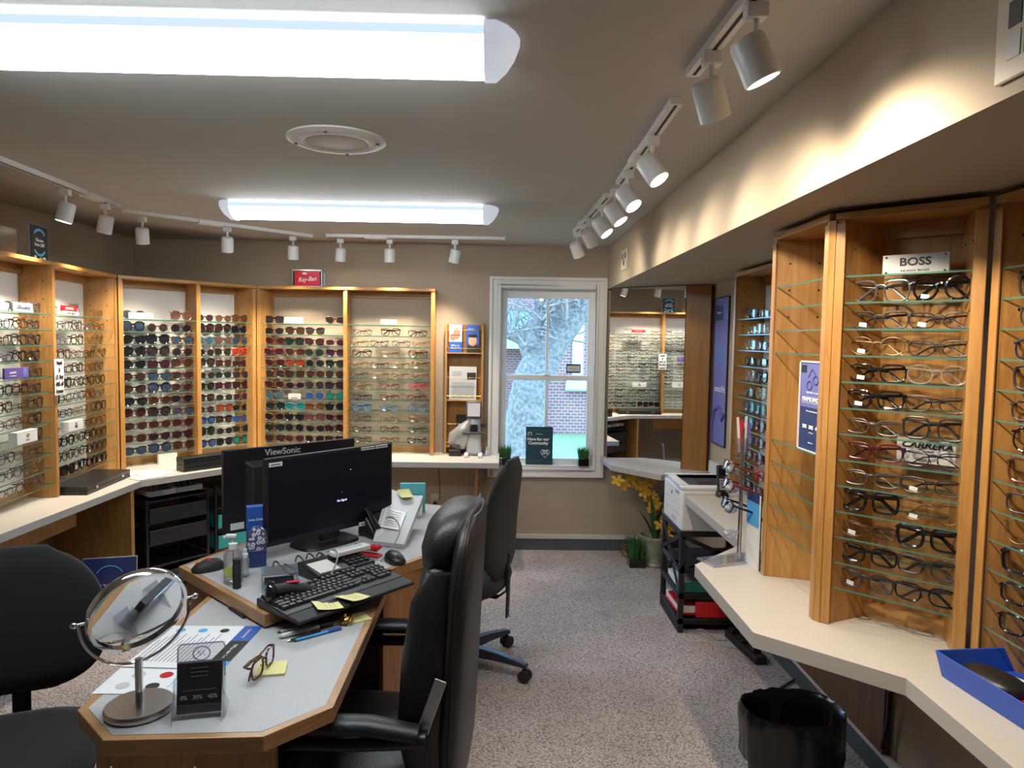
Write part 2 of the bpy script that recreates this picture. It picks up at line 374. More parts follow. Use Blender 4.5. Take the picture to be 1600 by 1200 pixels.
def sash(y, z0, z1, wr, wt, wb, nm):
    a0, a1 = WX0+.012, WX1-.012; b = MB()
    b.box(a0, y, z0, a0+wr, y+.03, z1); b.box(a1-wr, y, z0, a1, y+.03, z1); b.box(a0+wr, y, z0, a1-wr, y+.03, z0+wb); b.box(a0+wr, y, z1-wt, a1-wr, y+.03, z1)
    c = (a0+a1)/2; b.box(c-.010, y+.004, z0+wb, c+.010, y+.026, z1-wt)
    f = b.build('window_sash', M['white'], win, smooth=0, bevel=.002)
    b = MB().box(a0+wr, y+.013, z0+wb, a1-wr, y+.017, z1-wt); b.build('window_pane', M['pane'], f)
sash(.075, 1.285, WZ1-.012, .045, .065, .03, 'upper'); sash(.035, WZ0+.018, 1.312, .045, .035, .045, 'lower')
b = MB().box(.33, .022, 1.312, .37, .05, 1.324); b.build('sash_lock', M['whitep'], win)
# ------------------------------------------------------------------ outdoors
b = MB(); n = 14
vs = []; fs = []
for j in range(n+1):
    for i in range(n+1):
        x = -14+30*i/n; y = YF+.3+24*j/n
        vs.append((x, y, -.45+.030*(y-YF)+.08*noise.noise(Vector((x, y, 0)))))
for j in range(n):
    for i in range(n): a = j*(n+1)+i; fs.append((a, a+1, a+n+2, a+n+1))
b.add(vs, fs); o = b.build('lawn', M['lawn']); o['label'] = 'sunlit green lawn outside the window'; o['category'] = 'grass'; o['kind'] = 'structure'
# tree
def limb(b, pts, rs, n=12, seed=0):
    P = []; R = []
    for i in range(len(pts)-1):
        for k in range(4):
            t = k/4; p = Vector(pts[i]).lerp(Vector(pts[i+1]), t); q = p*1.7+Vector((seed, 0, 0))
            P.append(p+Vector((noise.noise(q), 0, noise.noise(q+Vector((9, 9, 9)))))*.05); R.append((rs[i]*(1-t)+rs[i+1]*t)*(1+.10*noise.noise(q*3)))
    P.append(Vector(pts[-1])); R.append(rs[-1]); b.tube(P, 0, n, rs=R)
TY = 9.2
def T(px, py, y=TY): return atY(px, py, y)
tree = thing('tree', 'large grey-barked tree leaning right outside the window', 'tree', (T(822, 700).x, TY, -.4))
b = MB(); off = Vector(tree.location)
def tl(pts): return [Vector(p)-off for p in pts]
limb(b, tl([T(815, 745), T(822, 700), T(822, 640), T(830, 590), T(848, 556)]), [.36, .29, .25, .24, .25])
b.build('trunk', M['bark'], tree, smooth=60)
for i, (pts, rs) in enumerate([([T(843, 562), T(868, 530), T(893, 495), T(925, 455), T(960, 410)], [.22, .20, .19, .17, .12]),
                               ([T(842, 565), T(834, 520), T(848, 480), T(858, 440)], [.16, .11, .09, .06]),
                               ([T(838, 570), T(815, 535), T(797, 520), T(770, 495)], [.13, .08, .07, .05])]):
    b = MB(); limb(b, tl(pts), rs, seed=i*5); b.build('branch', M['bark'], tree, smooth=60)
b = MB(); random.seed(3)
for i in range(150):
    sx, sy = random.choice([(858, 440), (885, 500), (850, 480), (820, 540), (797, 520), (905, 480), (870, 530), (900, 470), (846, 500), (835, 450)])
    p = T(sx, sy, TY+random.uniform(-.5, .4)); pts = [p]; a = random.uniform(-2.6, -.2); 
    for k in range(4):
        a += random.uniform(-.5, .5); p = p+Vector((math.cos(a), random.uniform(-.2, .2), -math.sin(a)*.8))*random.uniform(.12, .26); pts.append(p)
    b.tube(tl(pts), 0, 4, rs=[.016, .012, .009, .006, .003])
b.build('twig', M['bark'], tree)['kind'] = 'stuff'
# neighbour's brick house
hs = thing('brick_house', 'red brick house with pale trim beyond the tree outside', 'house', (1.2, 13.5, -.4))
def hp(px, py, y=13.5): v = atY(px, py, y); return v-Vector((1.2, 13.5, -.4))
b = MB(); a = hp(852, 640); c = hp(1010, 430); b.box(a.x, 0, -.3, c.x, 3, c.z+2); b.build('brick_wall', M['brick'], hs)
b = MB(); a = hp(893, 600); c = hp(912, 500); b.box(a.x, -.1, a.z, c.x, -.003, c.z); b.box(a.x-.12, -.14, a.z-.12, c.x+.12, -.0, a.z); b.build('window', M['white'], hs)
b = MB(); a = hp(884, 607); c = hp(925, 600); b.box(a.x, -.2, a.z, c.x+2, 0, c.z+.1); b.build('stone_sill', M['white'], hs)
b = MB(); a = hp(842, 650); c = hp(854, 520); b.box(a.x, -.2, -.3, c.x, 0, c.z+1); b.build('corner_trim', M['white'], hs)
h2 = thing('garage', 'low brick outbuilding with a grey-green shingled roof, left outside', 'house', (-1.2, 17, -.4))
def gp(px, py): return atY(px, py, 17)-Vector((-1.2, 17, -.4))
b = MB(); a = gp(700, 660); c = gp(838, 522); b.box(a.x, 0, -.3, c.x, 3, c.z); b.build('brick_wall', M['brick'], h2)
b = MB(); e0 = gp(690, 520); e1 = gp(845, 520); t0 = gp(690, 470); t1 = gp(842, 482)
b.add([(e0.x, -.4, e0.z), (e1.x, -.4, e1.z), (t1.x, 2.5, t1.z), (t0.x, 2.5, t0.z), (e0.x, -.4, e0.z-.15), (e1.x, -.4, e1.z-.15), (t1.x, 2.5, t1.z-.15), (t0.x, 2.5, t0.z-.15)],
      [(0, 1, 2, 3), (7, 6, 5, 4), (0, 4, 5, 1), (1, 5, 6, 2), (2, 6, 7, 3), (3, 7, 4, 0)]); b.build('roof', M['roof'], h2)
b = MB(); b.box(e0.x, -.5, e0.z-.35, e1.x, -.4, e0.z-.02); b.build('fascia', M['white'], h2)
b = MB(); c = gp(800, 440); b.box(c.x-.4, 2.6, 0, c.x+1.0, 3.6, c.z+1); b.build('gable', M['brick'], h2)
# tarpaulin heap
b = MB(); vs = []; fs = []; n = 26
for j in range(n+1):
    for i in range(n+1):
        u, v = i/n, j/n; x = -.3+2.2*u; y = 6.3+1.9*v
        z = -.40+.42*math.sin(PI*min(1, v*1.05))*(.5+.5*math.sin(PI*u))+.13*noise.noise(Vector((x*3, y*3, 2)))+.05*abs(noise.noise(Vector((x*9, y*4, 5))))
        vs.append((x, y, max(z, -.52)))
for j in range(n):
    for i in range(n): a = j*(n+1)+i; fs.append((a, a+1, a+n+2, a+n+1))
b.add(vs, fs); tag(b.build('tarpaulin', M['tarp'], smooth=25), 'crumpled grey tarpaulin heaped on the ground below the window', 'tarpaulin')

# ------------------------------------------------------------------ ceiling fixtures
def fluor(x0, x1, y0, y1, label):
    t = thing('ceiling_light', label, 'ceiling light', ((x0+x1)/2, (y0+y1)/2, ZC), group='long fluorescent ceiling lights'); hl = (x1-x0)/2; hw = (y1-y0)/2
    b = MB().box(-hl+.07, -hw+.012, -.018, hl-.07, hw-.012, 0); b.build('base_tray', M['whitep'], t)
    prof = [(-hw, -.012), (-hw, -.032), (-hw*.82, -.058), (-hw*.45, -.076), (0, -.082), (hw*.45, -.076), (hw*.82, -.058), (hw, -.032), (hw, -.012)]
    b = MB(); vs = []; 
    for X in (-hl+.075, hl-.075): vs += [(X, p[0], p[1]) for p in prof]
    k = len(prof); b.add(vs, [(i, i+1, k+i+1, k+i) for i in range(k-1)]+[tuple(range(k)), tuple(range(2*k-1, k-1, -1)), (0, k, 2*k-1, k-1)])
    o = b.build('diffuser', [M['diffuser'], M['diffedge']], t, smooth=60)
    for p_ in o.data.polygons:
        if abs(p_.normal.y) > .9: p_.material_index = 1
    for s in (-1, 1):
        b = MB(); vs = []
        secs = [(hl-.082, 1.04), (hl-.055, 1.04), (hl-.03, .80), (hl-.012, .50), (hl, .15)]
        for X, q in secs: vs += [(s*X, p[0]*(1.03 if q > 1 else q*1.0+.0), -.002 if abs(p[1]) < .013 else p[1]*q*(1 if q > 1 else .98)-.002) for p in prof]
        fs = []
        for i in range(len(secs)-1): fs += [(i*k+j, i*k+(j+1) % k, (i+1)*k+(j+1) % k, (i+1)*k+j) for j in range(k)]
        fs += [tuple(range(k)), tuple(range(len(secs)*k-1, (len(secs)-1)*k-1, -1))]
        b.add(vs, fs); b.build('end_cap', M['cap'], t, smooth=50)
    return t
fluor(-1.46, .035, 1.585, 1.80, 'long white fluorescent ceiling light nearest the camera, upper left')
fluor(-1.49, -.02, 3.69, 3.90, 'long white fluorescent ceiling light further away, toward the far wall')

c = atZ(524, 221, ZC)
sp = thing('ceiling_speaker', 'round perforated white ceiling speaker between the two fluorescent lights', 'speaker', (-.59, 2.55, ZC))
b = MB().lathe([(.172, 0), (.172, -.006), (.150, -.014), (.115, -.016), (.108, -.012), (0.001, -.012)], n=40); b.build('grille_ring', M['lip'], sp)
m, nt, bs = newmat('perforated grille'); tc = nt.nodes.new('ShaderNodeTexCoord'); v = nt.nodes.new('ShaderNodeTexVoronoi'); v.inputs['Scale'].default_value = 150; v.inputs['Randomness'].default_value = 0
rr = nt.nodes.new('ShaderNodeValToRGB'); rr.color_ramp.elements[0].position = .25; rr.color_ramp.elements[0].color = (.05, .05, .05, 1); rr.color_ramp.elements[1].position = .4; rr.color_ramp.elements[1].color = (.6, .58, .54, 1)
L(nt, tc.outputs['Object'], v.inputs[0]); L(nt, v.outputs['Distance'], rr.inputs[0]); L(nt, rr.outputs[0], bs.inputs[0])
b = MB().lathe([(.106, -.010), (.106, -.0135), (.001, -.017)], n=40); b.build('speaker_mesh', m, sp)
for k in range(4):
    a = PI/4+.75+k*PI/2; b = MB().cyl((.145*math.cos(a), .145*math.sin(a), -.010), (.145*math.cos(a), .145*math.sin(a), -.019), .006, n=8); b.build('screw', M['darkgrey'], sp)

# track rails
def rail(a, c, label, box=None):
    a = Vector((a.x, a.y, ZC)); c = Vector((c.x, c.y, ZC)); d = c-a; l = d.length; ang = math.atan2(d.y, d.x)
    t = thing('light_track', label, 'light track', a, ang, 'white ceiling light tracks')
    b = MB().box(0, -.018, -.020, l, .018, 0, 0).box(.012, -.0045, -.0205, l-.012, .0045, -.019, 1); b.build('rail', [M['whitep'], M['ink']], t, smooth=0)
    if box:
        b = MB().box(box, -.026, -.028, box+.15, .026, -.0); b.build('feed_box', M['whitep'], t, bevel=.003)
    return t
def rz(px, py): return atZ(px, py, ZC-.01)
rail(rz(-60, 226), rz(186, 322), 'white light track at upper left, parallel to the left wall', .85)
rail(rz(190, 329), rz(487, 369), 'diagonal white light track above the corner cabinets', .42)
rail(rz(510, 368), rz(789, 373), 'white light track on the far side of the ceiling, parallel to the far wall', .26)
rail(rz(1290, -150), rz(1082, 114), 'white light track nearest the camera beside the soffit')
rail(rz(1058, 157), rz(969, 285), 'middle of the white light tracks along the soffit', .55)
rail(rz(950, 305), rz(899, 362), 'furthest of the white light tracks along the soffit', .75)

def spot(rp, aim, label, group, lit=False, power=SPOT_W*2.1, size=88, blend=1):
    """rp: point on rail; aim: world target"""
    p = Vector((rp.x, rp.y, ZC-.02)); hd = p+Vector((0, 0, -.085))
    t = thing('track_spotlight', label, 'spotlight', p, group=group)
    b = MB().box(-.022, -.016, -.030, .022, .016, 0); b.build('adapter', M['whitep'], t, bevel=.003)
    b = MB().cyl((0, 0, -.028), (0, 0, -.075), .007, n=10); b.build('stem', M['whitep'], t)
    d = (Vector(aim)-(p+Vector((0, 0, -.10)))).normalized(); q = Vector((0, 0, 1)).rotation_difference(d)
    b = MB().lathe([(.020, -.046), (.031, -.044), (.036, -.036), (.037, .046), (.033, .047), (.032, .036), (.001, .036)], n=24)
    h = b.build('lamp_head', M['whitep'], t, loc=(0, 0, -.108)); h.rotation_euler = q.to_euler()
    b = MB().cyl((0, 0, .037), (0, 0, .041), .031, n=24); b.build('lamp_lens', M['spotlens'], h)
    ld = bpy.data.lights.new('spot_beam', 'SPOT'); ld.energy = power; ld.color = (1.0, .84, .64); ld.spot_size = math.radians(size); ld.spot_blend = blend; ld.shadow_soft_size = .025
    lo = bpy.data.objects.new('spot_beam', ld); COL.objects.link(lo); lo.parent = h; lo.location = (0, 0, .060); lo.rotation_euler = (PI, 0, 0)
    return t
GL, GR = 'white track spotlights above the left and corner cabinets', 'white track spotlights along the soffit'
for px, py, aim, lb in [(102, 292, (-2.35, 3.3, .95), 'leftmost white track spotlight, above the left-hand cabinet'), (164, 315, (-2.4, 3.9, .95), 'second white track spotlight from the left'),
                        (222, 336, (-2.2, 4.5, .95), 'third white track spotlight from the left, left end of the diagonal track'), (355, 352, (-1.9, 4.9, .95), 'fourth white track spotlight from the left, left of the far fluorescent light'),
                        (458, 367, (-1.5, 5.1, .9), 'fifth white track spotlight from the left, right end of the diagonal track'), (532, 371, (-1.2, 5.1, .9), 'white track spotlight above the red cube sign, left of the far track'),
                        (609, 372, (-.78, 5.1, .9), 'middle white track spotlight on the track parallel to the far wall'), (711, 373, (-.58, 5.1, .9), 'white track spotlight on the far track, nearest the window')]:
    spot(rz(px, py), aim, lb, GL)
for px, py, aim, lb, e in [(1182, -2, (1.0, 1.45, 1.1), 'largest white spotlight by the soffit, lit face turned to the room', 1.35), (1113, 75, (1.02, 2.15, 1.0), 'white spotlight at the end of the near track, face turned away', .8),
                        (1020, 208, (1.0, 2.0, 1.3), 'glowing white spotlight at the near end of the middle soffit track', .9), (982, 262, (1.0, 2.35, 1.3), 'glowing white spotlight in the middle of the soffit track row', .8),
                        (962, 292, (1.05, 2.9, 1.3), 'small glowing spotlight at the far end of the middle soffit track', .6), (941, 317, (1.1, 3.2, 1.3), 'small spotlight at the near end of the furthest soffit track', .6),
                        (922, 338, (1.25, 4.75, 1.0), 'small white spotlight aimed at the corner mirror, face hidden', .6), (902, 360, (1.0, 5.0, 1.0), 'furthest white spotlight of the soffit row, beside the far wall', .5)]:
    spot(rz(px, py), aim, lb, GR, power=SPOT_W*e*(1.25 if py < 80 else .42), size=142, blend=1)

def grille(loc, rz_, w, h, label):
    t = thing('air_vent', label, 'vent', loc, rz_, 'square grilles on the soffit')
    b = MB().box(-w/2, -.008, -h/2, w/2, 0, h/2); b.build('cover_plate', M['beige'], t, bevel=.003)
    for i in range(3):
        for j in range(2):
            b = MB().box(-w*.32+i*w*.22, -.0095, -h*.30+j*h*.32, -w*.32+i*w*.22+w*.17, -.007, -h*.30+j*h*.32+h*.26); b.build('slot', M['darkgrey'] if (i+j) % 2 else M['lip'], t)
v0 = atX(977, 405, SX); grille((SX-.001, v0.y, v0.z), -PI/2, .20, .13, 'small beige vent grille on the soffit near the far wall')
v0 = atX(1625, 25, SX); grille((SX-.001, v0.y, v0.z), -PI/2, .16, .15, 'beige vent grille on the soffit at the top right corner')

# ------------------------------------------------------------------ counters
ZL, ZR = .73, .76
def pt(v): return (v.x, v.y)
def counter(name, label, poly, z, th=.038):
    b = MB().prism(poly, z-th, z, 0, mt=1); o = b.build(name, [M['lamedge'], M['lam']], smooth=0, bevel=.0015); return tag(o, label, 'counter')
A0 = atZ(0, 835, ZL); A1 = atZ(221, 751, ZL); A2 = atZ(349, 732, ZL); dl = (A2-A1).normalized()
yb = YF-.44; A3 = A2+dl*((yb-A2.y)/dl.y); cr = atZ(780, 720, ZL)
counter('wall_counter', 'cream laminate counter running under the left, corner and far-wall display cabinets', [(A0.x-.005, 2.0), pt(A0), pt(A1), pt(A3), (cr.x, yb), (cr.x, YF-.002), (XL+.002, YF-.002), (XL+.002, 2.0)], ZL)
E1, E2, E3, E4 = atZ(937, 712, .72), atZ(955, 727, .72), atZ(1033, 742, .72), atZ(1105, 737, .72)
counter('mirror_counter', 'small cream laminate counter in front of the corner mirror', [(E1.x, YF-.035), pt(E2), pt(E3), (XR-.002, E4.y), (XR-.002, YF-.035)], .72)
b = MB().box(XR-.02, 4.05, .7205, XR-.002, 4.60, .80); tag(b.build('backsplash', M['white']), 'low white laminate upstand on the right wall behind the printer', 'backsplash')
C = [(.998, 3.69), (.998, 2.807), (.725, 2.527), (.725, 1.926), (1.006, 1.66), (1.006, .6), (XR-.002, .6), (XR-.002, 3.69)]
counter('display_counter', 'long cream laminate counter with angled corners under the right-hand cabinets', C, ZR, .045)
# wood panel under right counter
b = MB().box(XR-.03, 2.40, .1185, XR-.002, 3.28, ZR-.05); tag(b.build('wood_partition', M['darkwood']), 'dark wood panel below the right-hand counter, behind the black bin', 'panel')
b = MB().box(.0, 0, 0, .02, .28, ZL-.04); tag(b.build('counter_support', M['wood'], loc=(cr.x-.17, YF-.30, 0)), 'wooden support under the far-wall counter near the window', 'support')
# left under-counter panels
a = atZ(212, 845, .35)
k = Vector((A1.x, A1.y, 0)); 
b = MB(); b.cbox((0, 0, .345), (.022, .62, .69)); 
o = b.build('wood_partition', M['wood'], loc=(A1.x-.30, A1.y+.02, 0), rot=(0, 0, math.radians(70))); tag(o, 'wooden panel supporting the left counter beside the black drawer carts', 'panel')
b = MB(); b.cbox((0, 0, 0), (.022, .75, .14)); o = b.build('apron_rail', M['wood'], loc=(-2.25, 3.35, ZL-.04-.07), rot=(0, 0, 0)); tag(o, 'horizontal wooden rail under the left counter', 'rail')

# ------------------------------------------------------------------ cabinets
DEP = .155
def cabinet(label, p0, p1, z0, z1, bays, shelves, back='backw', dep=DEP, side0=None, side1=None, post=.028, rail_h=.030, cut0=0, cut1=0, cat='display cabinet'):
    """p0->p1 front line left to right as seen; local x along, y back. side skew: x offset of the panel's back edge"""
    p0 = Vector((*p0, 0)); p1 = Vector((*p1, 0)); d = p1-p0; W_ = d.length; ang = math.atan2(d.y, d.x)
    t = thing('display_cabinet', label, cat, (p0.x, p0.y, z0), ang); h = z1-z0
    s0 = side0 or 0; s1 = side1 or 0
    def panel(x, sk, w=.020):   # vertical board incl. front post
        b = MB().prism([(x, 0), (x+w, 0), (x+w+sk, dep), (x+sk, dep)], 0, h-.02)
        q = b
        for zz in [h-.10, h-.19, h-.28]:
            for yy in (.25, .78):
                for sd in (-.0012, w-.0002): q.box(x+sk*yy+sd, dep*yy-.003, zz-.003, x+sk*yy+sd+.0014, dep*yy+.003, zz+.003, 1)
        o = b.build('side_panel', [M['wood'], M['ink']], t, smooth=0)
        b = MB().box(x-(post-w)/2, -.006, 0, x+w+(post-w)/2, .0, h-rail_h); b.build('face_post', M['wood'], t, smooth=0, bevel=.002)
        return o
    edges = [0]+[c for c in bays]+[W_-.020]
    xs = [0]+list(bays)+[W_-.020]
    for i, x in enumerate(xs): panel(x, s0 if i == 0 else (s1 if i == len(xs)-1 else 0))
    b = MB().prism([(-.004, -.007), (W_+.004, -.007), (W_+s1+.004, dep), (s0-.004, dep)], h-.020, h); b.build('top_board', M['woodh'], t, smooth=0, bevel=.002)
    b = MB().prism([(s0, dep), (W_+s1, dep), (W_+s1, dep+.008), (s0, dep+.008)], 0, h-.02); b.build('back_board', M[back], t, smooth=0)
    b = MB().box(s0*.9+.01, dep-.016, h-.065, W_+s1*.9-.01, dep-.001, h-.020); b.build('top_rail', M['woodh'], t, smooth=0)
    b = MB().box(s0*.9+.01, dep-.016, 0, W_+s1*.9-.01, dep-.001, .045); b.build('bottom_rail', M['woodh'], t, smooth=0)
    for i in range(len(xs)-1):
        for sz in (shelves[i] if isinstance(shelves[0], (list, tuple)) else shelves):
            xa = xs[i]+.021; xb = xs[i+1]-.001; sa = s0 if i == 0 else 0; sb = s1 if i == len(xs)-2 else 0
            b = MB().prism([(xa, .006), (xb, .006), (xb+sb*.96, dep-.002), (xa+sa*.96, dep-.002)], sz-z0-.005, sz-z0, 1, mt=0, mb=0)
            b.build('glass_shelf', [M['glass'], M['gedge']], t, smooth=0)
    return t, ang, p0, xs
SHL = [1.667-.0783*k for k in range(12)]
SHR = [1.768-.0747*k for k in range(13)]
Bb = (-.476, 5.065); Ba = (-1.735, 5.065)
Cc = atZ(186, 735, ZL); L1p = atZ(89, 777, ZL); Lc = (Cc.x, Cc.y); dL = (Vector(Lc)-Vector(pt(L1p)))
L0s = Vector(pt(L1p))-dL.normalized()*.78
Sa = (Lc[0]+.010, Lc[1]+.012); Sb = (Ba[0]-.012, Ba[1]-.012)
w1 = (Vector(Lc)-L0s).length
cabL, angL, pL, xsL = cabinet('maple two-bay display cabinet of clear-lens eyeglasses on the left wall', tuple(L0s), Lc, ZL+.0005, 1.93, [.775], SHL, side1=-.05)
SW = (Vector(Sb)-Vector(Sa)).length
cabS, angS, pS, xsS = cabinet('maple two-bay display cabinet of sunglasses set diagonally across the corner', Sa, Sb, ZL+.0005, 1.93, [SW*.535], SHL, side0=.05, side1=-.05)
cabB, angB, pB, xsB = cabinet('maple two-bay display cabinet on the far wall left of the brochure rack', Ba, Bb, ZL+.0005, 1.93, [.615], SHL, side0=.05)
# right-hand run
SHF = [1.70-.0805*k for k in range(12)]
cabF, angF, pF, xsF = cabinet('maple display cabinet on the right wall beyond the wooden side panel, far end', (1.245, 3.745), (1.245, 2.60), ZR+.0005, 1.945, [], [SHF], back='backw')
SH2 = [SHR[k] for k in (0, 1, 2, 3, 7, 8, 9, 10, 11)]
cab2, ang2, p2, xs2 = cabinet('narrow maple cabinet of empty glass shelves with a framed blue poster', (.939, 2.430), (.939, 2.020), ZR+.0005, 1.945, [], [SH2], back='woodp', side0=.055, side1=-.045, dep=.165)
cab3, ang3, p3, xs3 = cabinet('angled maple display cabinet of eyeglasses with two white name plates', (.952, 2.006), (1.206, 1.752), ZR+.0005, 1.945, [], [SHR], back='wood', side0=.062, side1=-.062, dep=.158, post=.030)
o = MB().prism([(-.020, -.004), (-.001, -.010), (-.001, .05), (-.012, .045)], 0, 1.945-ZR-.022).build('corner_post', M['wood'], cab3, smooth=0)
cab4, ang4, p4, xs4 = cabinet('maple display cabinet of eyeglasses at the right edge of the picture', (1.222, 1.738), (1.222, 1.20), ZR+.0005, 1.945, [], [SHR], back='woodp', side0=.062, dep=.158)
# ------------------------------------------------------------------ eyewear
SHAPE = {  # a (half width), b (half height), exponent, outer-top raise, taper to the bottom, rim radius, bridge height
    'round': (.0235, .0215, 2.0, 0, 0, .0016, .35), 'rectangular': (.0265, .0165, 3.2, .04, .06, .0018, .45), 'square': (.0260, .0205, 3.4, .03, .08, .0024, .5),
    'cat-eye': (.0275, .0200, 2.4, .32, .12, .0026, .4), 'aviator': (.0275, .0225, 2.3, -.05, .22, .0010, .6), 'wayfarer': (.0270, .0200, 3.0, .14, .20, .0034, .55),
    'oval': (.0255, .0180, 2.2, .02, .02, .0015, .35), 'oversized': (.0300, .0245, 2.6, .08, .10, .0034, .45), 'slim': (.0270, .0150, 2.8, .04, .05, .0012, .5)}
def outline(sh, n=24, g=0.0):
    a, bb, e, ra, tp, r, bh = SHAPE[sh]; P = []
    for k in range(n):
        t = 2*PI*k/n; c, s = math.cos(t), math.sin(t)
        x = (a+g)*math.copysign(abs(c)**(2/e), c); z = (bb+g)*math.copysign(abs(s)**(2/e), s)
        if z < 0: x *= 1+tp*z/bb
        if x > 0 and z > 0: z += ra*bb*(x/a)**2
        P.append((x, z))
    return P
_gm = {}
def gmesh(sh, part, mat, mk):
    key = (sh, part, mat.name)
    if key not in _gm: _gm[key] = mk().mesh(part, mat, 50)
    return _gm[key]
def lens_c(sh): a = SHAPE[sh][0]; return a+.0085+SHAPE[sh][5]
def mk_frame(sh, thick):
    def f():
        a, bb, e, ra, tp, r, bh = SHAPE[sh]; r = r*thick; cx = lens_c(sh); zc = bb+r+.0006; b = MB()
        for s in (-1, 1):
            pts = []
            for x, z in outline(sh, 24, r*.6):
                X = s*(cx+x); pts.append((X, abs(X)*abs(X)*.9, zc+z))
            b.tube(pts, r, 6, closed=True, rs=[(r*1.0, r*1.0)]*24)
        zb = zc+bb*bh; x0 = cx-a*.93
        b.tube([(-x0, .0004, zb-.001), (-x0*.5, -.0008, zb+.0022), (0, -.0012, zb+.003), (x0*.5, -.0008, zb+.0022), (x0, .0004, zb-.001)], max(r, .0013), 6)
        for s in (-1, 1):
            X = s*(cx+a*.95); y = X*X*.9; zz = zc+bb*.62+ra*bb*.5
            b.tube([(X, y, zz), (X+s*.006, y+.001, zz+.001), (X+s*.0065, y+.008, zz+.001)], max(r*1.1, .0015), 6)
            b.tube([(s*.0085, .001, zc-.001), (s*.0075, .006, zc-.004), (s*.0070, .007, zc-.008)], .0012, 5)
        return b
    return f
def mk_lens(sh, s):
    def f():
        b = MB(); cx = lens_c(sh); bb = SHAPE[sh][1]; r = SHAPE[sh][5]; zc = bb+r+.0006; P = outline(sh, 24, .0004); vs = []
        for y0 in (0, .0009):
            vs.append((s*cx, cx*cx*.9+y0-.0006, zc))
            for q in (.55, 1):
                for x, z in P: X = s*(cx+x*q); vs.append((X, X*X*.9+y0-.0006*(1-q), zc+z*q))
        n = 24; fs = []
        for o in (0, 1+2*n):
            fs += [(o, o+1+k, o+1+(k+1) % n) for k in range(n)]+[(o+1+k, o+1+n+k, o+1+n+(k+1) % n, o+1+(k+1) % n) for k in range(n)]
        fs = fs[:2*n]   # a single curved sheet reads best for thin lenses
        return b.add(vs[:1+2*n], fs)
    return f
def mk_temple(sh, s, mode, thick):
    def f():
        a, bb, e, ra, tp, r, bh = SHAPE[sh]; b = MB(); cx = lens_c(sh); zc = bb+r+.0006; X = s*(cx+a*.95+.0065); y = X*X*.9+.008; zz = zc+bb*.62+ra*bb*.5+.001; w = max(r*thick, .0011)
        if mode == 'open':
            pts = [(X, y, zz), (X*.99, y+.045, zz+.001), (X*.96, y+.090, zz-.001), (X*.93, y+.108, zz-.012), (X*.91, y+.120, zz-.026)]
        else:
            dy = .006 if s > 0 else .011
            pts = [(X, y, zz), (X*.93, y+dy, zz), (X*.35, y+dy+.001, zz-.003), (-X*.35, y+dy, zz-.009), (-X*.72, y+dy-.002, max(.003, zz-.028)), (-X*.86, y+dy-.004, .0022)]
        n = len(pts); b.tube(pts, 0, 6, rs=[(w, w*1.2), (w, w*1.7), (w, w*1.7), (w, w*1.5), (w, w*1.7), (w*.8, w*1.2)][:n]); return b
    return f
GCOUNT = 0
def glasses(p, rz_, sh, fr, ln, label, group, cat, name, mode='fold', thick=1.0, rot=None, tagc=False):
    global GCOUNT; GCOUNT += 1
    fm = FR[fr]; lm = M['lensclear'] if ln == 'clear' else (M['lensblue'] if ln == 'coated' else LENS[ln])
    t = thing(name, label, cat, p, rz_, group, rot); t.scale = (1, 1, 1)
    def ch(nm, me): o = bpy.data.objects.new(nm, me); COL.objects.link(o); o.parent = t; return o
    ch('frame', gmesh(sh, 'frame%g' % thick, fm, mk_frame(sh, thick)))
    for s in (-1, 1): ch('lens', gmesh(sh, 'lens%d' % s, lm, mk_lens(sh, s)))
    for s in (-1, 1): ch('temple', gmesh(sh, 'temple%d%s%g' % (s, mode, thick), fm, mk_temple(sh, s, mode, thick)))
    if tagc:
        cx = lens_c(sh)
        if 'ptag' not in _gm: _gm['ptag'] = MB().box(-.009, -.0004, -.0045, .009, .0004, .0045).mesh('price_tag', M['paper'])
        o = ch('price_tag', _gm['ptag']); o.location = (-cx, .0004, .009); o.rotation_euler = (0, .12, 0)
    return t
ORD = ['', 'first', 'second', 'third', 'fourth', 'fifth', 'sixth', 'seventh', 'eighth', 'ninth', 'tenth', 'eleventh', 'twelfth', 'thirteenth']
SHN = ['top shelf']+['%s shelf down' % ORD[k] for k in range(2, 14)]
CN = {'black': 'black', 'tortoise': 'tortoiseshell', 'brown': 'brown', 'gunmetal': 'gunmetal', 'gold': 'gold', 'red': 'red', 'blue': 'blue', 'clear': 'transparent', 'navy': 'navy', 'burgundy': 'burgundy', 'silver': 'silver'}
LN = {'smoke': 'black', 'brown': 'brown', 'grad': 'grey', 'bluegrad': 'blue-grey', 'green': 'green', 'rose': 'rose', 'red': 'red', 'mblue': 'mirrored blue', 'mteal': 'mirrored teal', 'amber': 'amber', 'wine': 'wine', 'teal': 'pale teal'}
